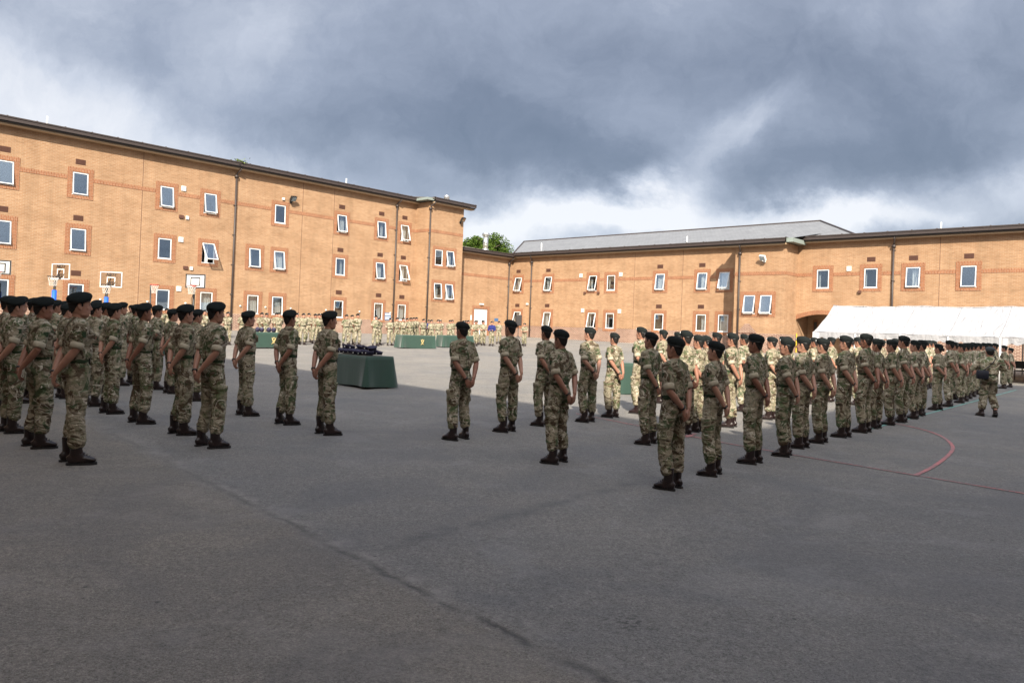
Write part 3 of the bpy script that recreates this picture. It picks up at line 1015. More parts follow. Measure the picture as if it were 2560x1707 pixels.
MB().box(B0 - 0.5, B0 + 0.145, BP - 0.36, -0.1, ZEA - 0.26, ZEA - 0.09).build('corner_flashing', M['lead'], LA)
downpipe(LA, FP('A', 1072, 650, BP - 0.09)[0], BP, ZEA - 0.02, 0.5)
mb = MB()
mb.add([(B0, BP - .4, ZEA - 0.04), (B1 + .7, BP - .4, ZEA - 0.04), (B1 + .7, 5.5, ZEA + 0.8), (B0, 5.5, ZEA + 0.8), (B1 + .7, 11.4, ZEA - 0.04), (B0, 11.4, ZEA - 0.04), (B0, BP - .4, ZEA - 0.14), (B1 + .7, BP - .4, ZEA - 0.14), (B1 + .7, 11.4, ZEA - 0.14), (B0, 11.4, ZEA - 0.14)],
       [(0, 1, 2, 3), (3, 2, 4, 5), (6, 9, 8, 7), (0, 6, 7, 1), (5, 4, 8, 9), (1, 7, 8, 4, 2), (0, 3, 5, 9, 6)])
mb.build('roof', M['roofmetal'], LA)
s, z = FP('A', 1149, 550, BP)
floodlight(LA, B1 - 0.35, BP, z, M['black'])


def flue(root, s, y, zb, zt, r_):
    mb = MB()
    mb.tube([(s, y, zb), (s, y, zb + 0.15)], [r_ * 1.7, r_ * 1.1], 18)
    mb.tube([(s, y, zb + 0.1), (s, y, zt - 0.28)], r_, 18)
    mb.tube([(s, y, zt - 0.27), (s, y, zt - 0.22), (s, y, zt - 0.05), (s, y, zt)], [r_ * 1.05, r_ * 1.45, r_ * 1.45, r_ * 1.3], 18)
    for k in range(1, 3):
        z_ = zb + (zt - zb) * k / 3.2
        mb.tube([(s, y, z_), (s, y, z_ + 0.04)], r_ * 1.08, 18)
    return mb.build('flue', M['flue'], root, True)


s, z = FP('A', 1117, 489, 1.0)
flue(LA, s, 1.0, ZEA + 0.2, z, 0.16)

# ---------------- two-storey link wing
LW = frame_root('link_wing', 'A')
tag(LW, 'low windowless two-storey brick wing with white louvred double doors, joining the two blocks', 'building', 'brick buildings round the yard')
LY = 0.3
ZEL = ZC + 6.42
d0, z0_ = FP('A', 1184.5, 800, LY)[0], 0
d1 = FP('A', 1218, 800, LY)[0]
dz1 = FP('A', 1200, 772, LY)[1]
dz0 = gz(CC.x + UA.x * d0 + VA.x * LY, CC.y + UA.y * d0 + VA.y * LY) + 0.02
wall_mesh(-7.59, -0.002, ZW0, ZEL - 0.33, LY, 9, [(d0, d1, dz0, dz1)], rev=0.12).build('wall', M['brick'], LW)
mb = MB()
mb.box(d0 - .23, d1 + .23, LY - .02, LY + .03, dz1, dz1 + .24, 1)
mb.box(d0 - .23, d0, LY - .02, LY + .03, dz0 - 0.2, dz1, 0)
mb.box(d1, d1 + .23, LY - .02, LY + .03, dz0 - 0.2, dz1, 0)
mb.build('brick_surround', [M['redh'], M['redv']], LW)
mid_ = (d0 + d1) / 2
for a, b in ((d0 + 0.005, mid_ - 0.004), (mid_ + 0.004, d1 - 0.005)):
    mb = MB()
    y0 = LY + .05
    mb.box(a, b, y0, y0 + .04, dz0, dz1 - 0.005)
    hh = dz1 - dz0
    for (za, zb_) in ((dz0 + .12 * hh, dz0 + .44 * hh), (dz0 + .5 * hh, dz1 - .09)):
        n = int((zb_ - za) / .06)
        for i in range(n):
            zz = za + i * .06
            T_ = Matrix.Translation(((a + b) / 2, y0 - .012, zz)) @ Matrix.Rotation(R(35), 4, 'X')
            mb.box(-(b - a) / 2 + .12, (b - a) / 2 - .12, -.02, .02, -.006, .006, M=T_)
    mb.build('louvred_door', M['upvc'], LW)
MB().box(mid_ - .2, mid_ + .2, LY - .12, LY - .001, dz1 + .33, dz1 + .45).build('door_light', M['white'], LW)
MB().box(d1 + .85, d1 + 1.3, LY - .02, LY - .001, dz1 - .95, dz1 - .7).build('wall_sign', M['signblue'], LW)
MB().box(d0 - .4, d0 - .25, LY - .02, LY - .001, dz1 - .95, dz1 - .55).build('notice', M['white'], LW)
band(LW, LY, [(-7.58, -0.025)], ZC + 4.33)
plinth(LW, [(-7.58, d0 - .235), (d1 + .235, -0.025)], LY, ZPL)
fascia(LW, -7.45, 0.05, LY, ZEL)
mb = MB()
mb.add([(-7.59, LY - .4, ZEL - .02), (-.1, LY - .4, ZEL - .02), (-.1, 9.3, ZEL + 1.5), (-7.59, 9.3, ZEL + 1.5), (-7.59, LY - .4, ZEL - .12), (-.1, LY - .4, ZEL - .12), (-.1, 9.3, ZEL - .12), (-7.59, 9.3, ZEL - .12)],
       [(0, 1, 2, 3), (4, 7, 6, 5), (0, 4, 5, 1), (1, 5, 6, 2), (2, 6, 7, 3), (3, 7, 4, 0)])
m_, t_ = material('mossy roof felt')
v_ = t_.n('ShaderNodeTexCoord').outputs['Object']
out(t_, principled(t_, t_.mix(t_.ramp(t_.noise(v_, 3, 5, .7), [(.4, 0), (.6, 1)]), (.13, .12, .11), (.20, .19, .09)), .9))
mb.build('roof', m_, LW)
downpipe(LW, FP('A', 1274, 650, LY - 0.09)[0], LY, ZEL, 0.9)
s, z = FP('A', 1215, 583, 2.2)
flue(LW, s, 2.2, ZEL + 0.3, z, 0.22)

# ---------------- two-storey block on the right
RB = frame_root('barrack_block', 'B')
tag(RB, 'long two-storey yellow brick block with grey slate roof and arched doorway, on the right', 'building', 'brick buildings round the yard')
T0, T1 = -0.35, 62.0
spec = [
    (0.44, (14, (-.36, -.05)), (16, (-.36, -.1))),
    (3.75, (11, (-.36, -.1)), (11, (-.36, -.1))),
    (8.29, (13, (-.36, -.2)), (13, (-.36, -.25))),
    (10.0, (0, (-.36, -.25)), (0, (-.36, -.28))),
    (14.33, (9, FULL), (2, None)),
    (17.7, (9, (-.2, .36)), (1, (-.1, .2))),
    (19.37, (17, FULL), (1, FULL)),
    (25.97, (0, (-.36, -.24)), None),
    (28.78, (0, (-.36, -.3)), None),
    (31.08, (7, (-.1, .2)), None),
    (33.87, (5, None), None),
    (38.3, (5, None), None), (42.0, (3, None), None), (46.0, (6, None), None), (50, (3, None), None),
]
arch_c, arch_w, arch_spring = FP('B', 2053, 790)[0], 1.72, FP('B', 1988, 801)[1]
arch_top = FP('B', 2051, 786)[1]
wins = []
for s, a, b in spec:
    if a: wins.append((s, ZM, a[0], a[1]))
    if b: wins.append((s, ZG, b[0], b[1]))
wm = wall_mesh(T0, T1, ZW0, ZEB - 0.33, 0, 12, [hole(s, z) for s, z, _, _ in wins] + [(arch_c - arch_w, arch_c + arch_w, ZW0 + 0.001, arch_spring)] + [(arch_c - arch_w, arch_c + arch_w, arch_spring, arch_top)], rev=REV)
# brick infill above the segmental arch
ns = 20
rise = arch_top - arch_spring


def arch_z(x): return arch_spring + rise * (1 - (x / arch_w) ** 2)


for i in range(ns):
    xa, xb = -arch_w + 2 * arch_w * i / ns, -arch_w + 2 * arch_w * (i + 1) / ns
    wm.add([(arch_c + xa, 0, arch_z(xa)), (arch_c + xb, 0, arch_z(xb)), (arch_c + xb, 0, arch_top), (arch_c + xa, 0, arch_top),
            (arch_c + xa, .25, arch_z(xa)), (arch_c + xb, .25, arch_z(xb))], [(0, 1, 2, 3), (1, 0, 4, 5)])
# porch recess behind the arch
a_, b_, yr = arch_c - arch_w, arch_c + arch_w, 1.9
wm.add([(a_, REV, ZW0), (b_, REV, ZW0), (b_, REV, arch_top), (a_, REV, arch_top), (a_, yr, ZW0), (b_, yr, ZW0), (b_, yr, arch_top), (a_, yr, arch_top)],
       [(4, 5, 6, 7), (0, 4, 7, 3), (1, 2, 6, 5), (3, 7, 6, 2)])
wm.build('wall', M['brick'], RB)
# arch ring of red bricks, and the porch openings
mb = MB()
for i in range(ns * 2):
    xa, xb = -arch_w - .02 + 2 * (arch_w + .02) * i / (ns * 2), -arch_w - .02 + 2 * (arch_w + .02) * (i + 1) / (ns * 2) - .008
    f0 = [(arch_c + x * k_, y_, z_) for y_ in (-.03, .02) for (x, k_, z_) in ((xa, 1, arch_z(xa) if abs(xa) < arch_w else arch_spring), (xb, 1, arch_z(xb) if abs(xb) < arch_w else arch_spring), (xb, 1.07, arch_z(xb) + .25 if abs(xb) < arch_w else arch_spring + .25), (xa, 1.07, arch_z(xa) + .25 if abs(xa) < arch_w else arch_spring + .25))]
    mb.add(f0, [(0, 1, 2, 3), (7, 6, 5, 4), (0, 4, 5, 1), (3, 2, 6, 7), (0, 3, 7, 4), (1, 5, 6, 2)])
mb.build('arch_ring', M['redh'], RB)
for i, dx in enumerate((-1.05, -.1)):
    mb = MB()
    mb.box(arch_c + dx - .17, arch_c + dx + .17, yr - .04, yr - .002, ZC + .05, ZC + 1.25)
    mb.tube([(arch_c + dx, yr - .04, ZC + 1.25), (arch_c + dx, yr - .003, ZC + 1.25)], .17, 16)
    sw_ = mb.build('slit_window', M['redh'], RB)
    MB().box(arch_c + dx - .1, arch_c + dx + .1, yr - .06, yr - .042, ZC + .12, ZC + 1.25).build('pane', M['dark'], sw_)
MB().box(arch_c + .75, arch_c + 1.6, yr - .06, yr - .004, ZW0, ZC + 1.5).build('porch_door', M['brown'], RB)
MB().box(arch_c + .25, arch_c + .55, .9, 1.3, arch_top - .09, arch_top - .005).build('porch_light', M['white'], RB)
for i, (s, z, a, cu) in enumerate(wins): window(RB, s, z, 0, a, cu, 60 + i)
tops = sorted([s for s, z, _, _ in wins if z == ZM])
grd = sorted([s for s, z, _, _ in wins if z == ZG])
Q0, Q1, QP = 21.0, 24.37, -1.77
bs = []
for a, b in gaps(tops, T0, T1):
    if b <= Q0 or a >= Q1: bs.append((a, b))
    else:
        if a < Q0: bs.append((a, Q0 - .003))
        if b > Q1: bs.append((Q1 + .003, b))
band(RB, 0, bs, ZC + 4.15)
ps = []
for a, b in gaps(grd, T0, T1):
    if b > 24: ps += [(a, Q0 - .003), (Q1 + .003, arch_c - arch_w - .003), (arch_c + arch_w + .003, T1)]
    else: ps.append((a, b))
plinth(RB, ps, 0, ZPL + 0.04)
for g_ in grd: MB().box(g_ - edge, g_ + edge, -0.012, 0.02, -0.2, ZG - WH / 2 - 0.193).build('plinth', M['plinth'], RB)
fascia(RB, T0 + 0.1, Q0 - 0.45, 0, ZEB)
fascia(RB, Q1 + 0.25, T1, 0, ZEB)
for x_ in (1328, 2232): downpipe(RB, FP('B', x_, 700, -0.09)[0], 0, ZEB, 0.9)
for x_, y_ in ((1586, 700), (1708, 650), (2349, 680)): joint(RB, FP('B', x_, y_)[0], 0, ZPL, ZEB - 0.4)
for s in (0.44, 3.75, 14.33, 17.7):
    for z in (ZM, ZG): vent(RB, s - 0.03, z + 1.12)
for s in (28.78, 31.08, 33.87): vent(RB, s, ZM + 1.12)
for x_, y_ in ((1453, 689), (1552.5, 686), (1457, 776), (1549, 778), (2123, 671.7)):
    s, z = FP('B', x_, y_)
    link('extractor_vent', cached('bv', boxvent_mesh), RB, (s, -0.003, z))
for x_, y_ in ((1463, 731.5), (1497, 731.5), (2150, 729)):
    s, z = FP('B', x_, y_)
    MB().box(s - .09, s + .09, -.12, -.0225, z - .1, z + .06).build('alarm_box', M['vent'], RB)
for x_, y_ in ((1319.5, 760), (1488, 828.5)):
    s, z = FP('B', x_, y_)
    MB().box(s - .09, s + .09, -.13, -.013, z - .07, z + .07).build('security_camera', M['white'], RB)
# projecting bay
bw = []
for x0, x1, y0, y1 in ((1858, 1891.6, 738.6, 784), (1897, 1931.7, 738.6, 784)):
    s, z = FP('B', (x0 + x1) / 2, (y0 + y1) / 2, QP)
    bw.append((s, z))
bw = [(22.05, (bw[0][1] + bw[1][1]) / 2), (23.15, (bw[0][1] + bw[1][1]) / 2)]
ZEQ = ZC + 6.28
wall_mesh(Q0, Q1, ZW0, ZEQ - 0.28, QP, 5, [hole(*h_) for h_ in bw]).build('wall', M['brick'], RB)
gp = (1.10 - WW) / 2
window(RB, bw[0][0], bw[0][1], QP, 12, None, 90, .235, gp - .0015)
window(RB, bw[1][0], bw[1][1], QP, 12, None, 91, gp - .0015, .235)
mb = MB()
mb.box(Q0, Q1, QP - 0.018, QP + 0.02, ZC + 4.15 - .107, ZC + 4.15 + .107)
mb.box(Q1 - 0.02, Q1 + 0.018, QP + 0.021, -0.02, ZC + 4.15 - .107, ZC + 4.15 + .107)
mb.box(Q0 - 0.018, Q0 + 0.02, QP + 0.021, -0.02, ZC + 4.15 - .107, ZC + 4.15 + .107)
mb.build('brick_band', M['redv'], RB)
MB().box(Q0 - .012, Q1 + .012, QP - .012, QP + .02, -.2, ZPL).box(Q1 - .02, Q1 + .012, QP + .021, -.013, -.2, ZPL).box(Q0 - .012, Q0 + .02, QP + .021, -.013, -.2, ZPL).build('plinth', M['plinth'], RB)
fascia(RB, Q0 - 0.55, Q1 + 0.12, QP, ZEQ)
MB().box(Q1 + 0.125, Q1 + 0.55, QP - 0.4, -0.1, ZEQ - 0.27, ZEQ - 0.02).build('corner_flashing', M['lead'], RB)
downpipe(RB, FP('B', 1848, 700, QP - .09)[0], QP, ZEQ, 0.9)
s, z = FP('B', 1907, 645, QP - .3)
floodlight(RB, s, QP, z, M['white'], -1)
# stepped brick relief on the bay plinth
mb = MB()
sc_, _ = FP('B', 1868, 818, QP)
for k in range(6):
    w_ = .62 - .09 * k
    mb.box(sc_ - w_, sc_ + w_, QP - .05, QP - .0125 if k < 0 else QP - .001, ZPL + .005 + k * .1, ZPL + .005 + (k + 1) * .1 - .003)
mb.build('brick_crest', M['plinth'], RB)
# yellow gas pipe
s, z = FP('B', 1991, 845, -.1)
MB().tube([(s, -.08, .9), (s, -.08, ZPL + .1)], .03, 8).build('yellow_pipe', M['yellow'], RB)
# slate roof: hip both ends
sl0, zr = FP('B', 1310, 603.8, 6.5)
sl1, zr1 = FP('B', 2051, 554, 6.5)
zr = (zr + zr1) / 2
e0, e1, yb, zb = -0.3, sl1 + 4.6, 13.2, ZEB - 0.015
mb = MB()
mb.add([(e0, -.03, zb), (e1, -.03, zb), (e1, yb, zb), (e0, yb, zb), (sl0, 6.5, zr), (sl1, 6.5, zr), (e0, -.03, zb - .1), (e1, -.03, zb - .1), (e1, yb, zb - .1), (e0, yb, zb - .1)],
       [(0, 1, 5, 4), (1, 2, 5), (2, 3, 4, 5), (3, 0, 4), (6, 9, 8, 7), (0, 6, 7, 1), (1, 7, 8, 2), (2, 8, 9, 3), (3, 9, 6, 0)])
rf = mb.build('roof', M['slate'], RB)
mb = MB()
mb.tube([(sl0, 6.5, zr + .02), (sl1, 6.5, zr + .02)], .07, 8)
mb.tube([(sl1, 6.5, zr + .02), (e1, .0, zb + .02)], .07, 8)
mb.tube([(sl0, 6.5, zr + .02), (e0, .0, zb + .02)], .07, 8)
mb.build('ridge_tiles', M['brown'], rf)
# small gablet over the bay
gs0, gz0 = FP('B', 1973, 577, 1.5)
mb = MB()
mb.add([(Q0 - .3, QP - .2, ZEQ), (Q1 + .5, QP - .2, ZEQ), (Q1 + 1.2, 2.2, ZEB + .55), (Q0 - .6, 2.2, ZEB + .5), (gs0, 1.5, gz0), (gs0, 3.6, gz0)],
       [(0, 1, 4), (1, 2, 5, 4), (0, 4, 5, 3), (2, 3, 5), (0, 3, 2, 1)])
mb.build('bay_roof', M['slate'], RB)
# low roof over the right-hand part
mb = MB()
mb.add([(e1 + .02, -.03, zb), (T1, -.03, zb), (T1, 6.5, zb + .8), (e1 + .02, 6.5, zb + .8), (T1, 13.2, zb), (e1 + .02, 13.2, zb), (e1 + .02, -.03, zb - .1), (T1, -.03, zb - .1), (T1, 13.2, zb - .1), (e1 + .02, 13.2, zb - .1)],
       [(0, 1, 2, 3), (3, 2, 4, 5), (6, 9, 8, 7), (0, 6, 7, 1), (5, 4, 8, 9), (1, 7, 8, 4, 2), (0, 3, 5, 9, 6)])
mb.build('roof', M['roofmetal'], RB)
for x_, y0, y1 in ((1354, 608, 632), (1718, 591, 612), (2353, 556, 575)):
    s, z = FP('B', x_, y0, .8)
    MB().tube([(s, .8, ZEB), (s, .8, z)], .045, 12).build('vent_pipe', M['white'], RB, True)

# ---------------- the blocks behind the viewer that close the yard and shade its near side
NB = empty('near_block', (0, 0, 0))
tag(NB, 'tall brick block behind the viewer whose shadow covers the near yard', 'building', 'brick buildings round the yard')
ZNB = 15.0
P1 = Vector((3.9, -8.9))
dl, dr = Vector((-.707, .707)), Vector((.60, .80))
Le, Re = P1 + dl * 34, P1 + dr * 25.5
nl, nr = Vector((-.707, -.707)), Vector((.80, -.60))
poly = [P1, Re, Re + nr * 10, P1 + nr * 10 - dr * 8, P1 + nl * 10 - dl * 6, Le + nl * 10, Le]
mb = MB()
n = len(poly)
for a, b in zip(poly, poly[1:] + poly[:1]):
    mb.add([(a.x, a.y, -.6), (b.x, b.y, -.6), (b.x, b.y, ZNB), (a.x, a.y, ZNB)], [(0, 1, 2, 3)])
mb.add([(p_.x, p_.y, ZNB) for p_ in poly] + [(p_.x, p_.y, -.6) for p_ in poly], [tuple(range(n)), tuple(range(2 * n - 1, n - 1, -1))])
m_ = bpy.data.materials.new('yellow brick plain')
mb.build('wall', plain('near brick', (0.50, 0.34, 0.20), 0.9, 0.15, 3), NB)
mb = MB()
for k, (a, b) in enumerate(((P1, Le), (P1, Re))):
    d_ = (b - a).normalized()
    n_ = Vector((d_.y, -d_.x)) * (-1 if k == 0 else 1)
    n_ = -(nl if k == 0 else nr)
    for zz in (3.2, 6.2, 9.2, 12.2):
        for i in range(9):
            c_ = a + d_ * (2.5 + 3.4 * i)
            if (c_ - a).length > 24: continue
            M4 = Matrix(((d_.x, n_.x, 0, c_.x), (d_.y, n_.y, 0, c_.y), (0, 0, 1, zz), (0, 0, 0, 1)))
            fr_ = MB()
            fr_.box(-.4, .4, -.001, .03, -.6, .6, M=M4)
            wo = fr_.build('window', M['upvc'], NB)
            MB().box(-.34, .34, .031, .036, -.54, .54, M=M4).build('pane', M['glass'], wo)

# ================================================================== tree beyond the roofs
m_, t_ = material('tree leaves')
rn_ = t_.n('ShaderNodeNewGeometry').outputs['Random Per Island']
c_ = t_.ramp(rn_, [(0, (0.035, 0.065, 0.012)), (.5, (0.07, 0.12, 0.022)), (1, (0.13, 0.19, 0.04))])
d_ = t_.n('ShaderNodeBsdfDiffuse', {0: c_})
tl_ = t_.n('ShaderNodeBsdfTranslucent', {0: c_})
out(t_, t_.n('ShaderNodeMixShader', {0: .3, 1: d_.outputs[0], 2: tl_.outputs[0]}).outputs[0])
M['leaf'] = m_
M['bark'] = plain('bark', (.09, .07, .05), .9, .3, 6)


def tree(px, py_top, Yd, rx, rz_, seed, n=15000):
    rnd = random.Random(seed)
    top = depth_pt(px, py_top, Yd)
    root = empty('tree', (top.x, top.y, 0.3))
    H_ = top.z - 0.3
    cz = H_ - rz_
    mb = MB()
    mb.tube([(0, 0, 0), (.1, 0, cz * .5), (.0, .1, cz), (.1, 0, H_ - 1.6)], [.35, .28, .2, .04], 10)
    for k in range(9):
        a = k * 2.4
        z_ = cz - rz_ * .5 + k * .35
        mb.tube([(0, 0, z_ - 1), (math.cos(a) * rx * .35, math.sin(a) * rx * .35, z_ + .2), (math.cos(a) * rx * .6, math.sin(a) * rx * .6, z_ + .5)], [.13, .08, .02], 6)
    mb.build('trunk', M['bark'], root, True)
    cl_ = []
    for k in range(60):
        v_ = Vector((rnd.gauss(0, 1), rnd.gauss(0, 1), rnd.gauss(0, 1))).normalized() * (rnd.random() ** .35)
        cl_.append((Vector((v_.x * rx * .85, v_.y * rx * .85, cz + v_.z * rz_ * .85)), rnd.uniform(.5, 1.1)))
    mb = MB()
    for k in range(n):
        c0, r0 = rnd.choice(cl_)
        v_ = Vector((rnd.gauss(0, 1), rnd.gauss(0, 1), rnd.gauss(0, 1))).normalized() * (rnd.random() ** .4) * r0
        c_ = c0 + v_
        e1 = Vector((rnd.gauss(0, 1), rnd.gauss(0, 1), rnd.gauss(0, .5))).normalized() * rnd.uniform(.09, .16)
        e2 = e1.cross(Vector((rnd.gauss(0, 1), rnd.gauss(0, 1), rnd.gauss(0, 1)))).normalized() * rnd.uniform(.05, .09)
        mb.add([c_ - e1, c_ + e2, c_ + e1, c_ - e2], [(0, 1, 2, 3)])
    mb.build('crown', M['leaf'], root)
    return root


tag(tree(1216, 580, 92, 3.4, 2.6, 5, 26000), 'round green leafy tree rising behind the low brick wing and its steel flue', 'tree')

# ================================================================== marquee
MQ = frame_root('marquee', 'B')
tag(MQ, 'long white open-sided marquee with scalloped valance, in front of the right block', 'marquee')


def fpB(x, y, off):
    return FP('B', x, y, off)


yr0 = -6.6       # ridge line, metres in front of the facade
w_half = 2.7
sR, zR = FP('B', 2084, 765, yr0)
s_end = sR + 28
sE, zE = FP('B', 2034, 824, yr0 - w_half)
sE2, zE2 = FP('B', 2560, 849, yr0 - w_half)
zE = (zE + zE2) / 2
M['mq_info'] = None
print('marquee', sR, zR, sE, zE, zE2)
s_l = sE
vs, fs = [], []
# front slope, back slope and hipped left end as one gently sagging sheet with thickness
nu, nv = 112, 14


def mq_pt(i, j, side):
    u = i / nu
    v_ = j / nv                         # 0 at ridge, 1 at eave
    s_r = sR + (s_end - sR) * u
    s_e = s_l + (s_end - s_l) * u
    s_ = s_r + (s_e - s_r) * v_
    y_ = yr0 + side * w_half * v_
    ridge_sag = -.05 * math.sin(PI * ((u * 28) % 4) / 4) ** 2
    eave_sag = -.06 * math.sin(PI * ((u * 28) % 4) / 4) ** 2
    z_ = (zR + ridge_sag) + ((zE + eave_sag) - (zR + ridge_sag)) * v_ - .10 * math.sin(PI * v_) + .012 * math.sin(s_ * 7 + v_ * 9) + .03 * noise.noise(Vector((s_ * 1.3 - v_ * 2.5, v_ * 1.5, side)))
    return (s_, y_, z_)


mb = MB()
for side in (-1, 1):
    for off_ in (0, -.008):
        vs = [tuple(Vector(mq_pt(i, j, side)) + Vector((0, 0, off_))) for i in range(nu + 1) for j in range(nv + 1)]
        mb.add(vs, [(i * (nv + 1) + j, (i + 1) * (nv + 1) + j, (i + 1) * (nv + 1) + j + 1, i * (nv + 1) + j + 1) for i in range(nu) for j in range(nv)])
# left hip
vs = []
for j in range(nv + 1):
    v_ = j / nv
    a, b = Vector(mq_pt(0, j, -1)), Vector(mq_pt(0, j, 1))
    for k in range(9): vs.append(tuple(a.lerp(b, k / 8)))
mb.add(vs, [(j * 9 + k, j * 9 + k + 1, (j + 1) * 9 + k + 1, (j + 1) * 9 + k) for j in range(nv) for k in range(8)])
mb.build('canopy', M['marquee'], MQ, True)
mb = MB()
for i in range(8, nu, 8):
    for side in (-1, 1):
        mb.tube([tuple(Vector(mq_pt(i, j, side)) + Vector((0, 0, .012))) for j in range(nv + 1)], [(.03, .008)] * (nv + 1), 6, ref=(1, 0, 0))
mb.tube([tuple(Vector(mq_pt(i, 0, 1)) + Vector((0, 0, .01))) for i in range(nu + 1)], .03, 6)
mb.build('seams', M['marquee'], MQ, True)
# scalloped valance
mb = MB()


def valance(pa, pb, n, hh):
    pa, pb = Vector(pa), Vector(pb)
    L_ = (pb - pa).length
    N = int(L_ / .03)
    vs = []
    nrm = Vector((-(pb - pa).y, (pb - pa).x, 0)).normalized()
    for k_ in (0, 1):
        for i in range(N + 1):
            t_ = i / N
            p_ = pa.lerp(pb, t_) + nrm * (.02 * math.sin(t_ * L_ * 4) + .006 * k_)
            dz = hh * (.72 + .28 * abs(math.sin(PI * t_ * L_ / .42)))
            vs += [tuple(p_), tuple(p_ - Vector((0, 0, dz)))]
    fs = []
    for k_ in (0, 1):
        for i in range(N):
            b = k_ * 2 * (N + 1) + 2 * i
            fs.append((b, b + 2, b + 3, b + 1))
    mb.add(vs, fs)


for i0 in range(0, nu, 16):
    valance(mq_pt(i0, nv, -1), mq_pt(i0 + 16, nv, -1), 1, .34)
    valance(mq_pt(i0, nv, 1), mq_pt(i0 + 16, nv, 1), 1, .26)
valance(mq_pt(0, nv, -1), mq_pt(0, nv, 1), 1, .26)
mb.build('valance', M['marquee'], MQ, True)
uB3 = Vector((UB.x, UB.y, 0))


def wz(s_, y_): return gz(CC.x + UB.x * s_ + VB.x * y_, CC.y + UB.y * s_ + VB.y * y_)


for i in range(0, nu + 1, 8):
    for side in (-1, 1):
        x_, y_, z_ = mq_pt(i, nv, side)
        MB().tube([(x_, y_, wz(x_, y_)), (x_, y_, z_ - .01)], .035, 10).build('pole', M['white'], MQ, True)
# gathered side curtains tied to some legs
for i in (0, 16, 32, 48, 64):
    x_, y_, z_ = mq_pt(i, nv, -1)
    mb = MB()
    mb.tube([(x_ + .1, y_ + .03, wz(x_, y_) + .02), (x_ + .1, y_ + .03, wz(x_, y_) + 1.1), (x_ + .14, y_ + .03, z_ - .05)], [(.10, .05), (.07, .05), (.16, .06)], 12)
    mb.build('side_curtain', M['marquee'], MQ, True)
# dark chairs inside the marquee
for i in range(7):
    s_, y_ = sE + 3.0 + i * 1.3, yr0 + .8
    z_ = wz(s_, y_)
    P_ = CC + UB * s_ + VB * y_
    ch = empty('chair', (P_.x, P_.y, gz(P_.x, P_.y)), math.atan2(UB.y, UB.x) + .1 * (i % 3))
    tag(ch, 'dark chair in the shade of the marquee, %s from its left end' % ['first', 'second', 'third', 'fourth', 'fifth', 'sixth', 'seventh'][i], 'chair', 'chairs under the marquee')
    MB().box(-.22, .22, -.22, .22, .43, .48).build('seat', M['black'], ch)
    MB().box(-.22, .22, .2, .24, .55, .9).build('backrest', M['black'], ch)
    for a in (-.2, .2):
        for b in (-.2, .2): MB().tube([(a, b, 0), (a, b, .43 if b < 0 else .88)], .012, 6).build('leg', M['gutter'], ch)


# ================================================================== basketball stands
def torus(mb, c, R_, r_, n=28, k=8):
    rings = []
    for i in range(n + 1):
        a = 2 * PI * i / n
        rings.append([(c[0] + (R_ + r_ * math.cos(b)) * math.cos(a), c[1] + (R_ + r_ * math.cos(b)) * math.sin(a), c[2] + r_ * math.sin(b)) for b in [2 * PI * j / k for j in range(k)]])
    mb.loft(rings, cap=False)


def net(mb, c, R_, h):
    n = 12
    for i in range(n):
        for sg in (1, -1):
            pts = []
            for k in range(5):
                a = 2 * PI * (i + sg * k * .5) / n
                r_ = R_ * (1 - .38 * (k / 4) ** .7)
                pts.append((c[0] + r_ * math.cos(a), c[1] + r_ * math.sin(a), c[2] - h * k / 4))
            mb.tube(pts, .005, 4)


def text_mesh(body, size, extrude=.004):
    cu = bpy.data.curves.new('txt', 'FONT')
    cu.body = body
    cu.size = size
    cu.extrude = extrude
    cu.shear = .35
    cu.align_x = 'CENTER'
    cu.align_y = 'CENTER'
    cu.offset = .006
    o = bpy.data.objects.new('txt', cu)
    COL.objects.link(o)
    dg = bpy.context.evaluated_depsgraph_get()
    dg.update()
    me = bpy.data.meshes.new_from_object(o.evaluated_get(dg))
    bpy.data.objects.remove(o)
    me.name = 'lettering'
    return me


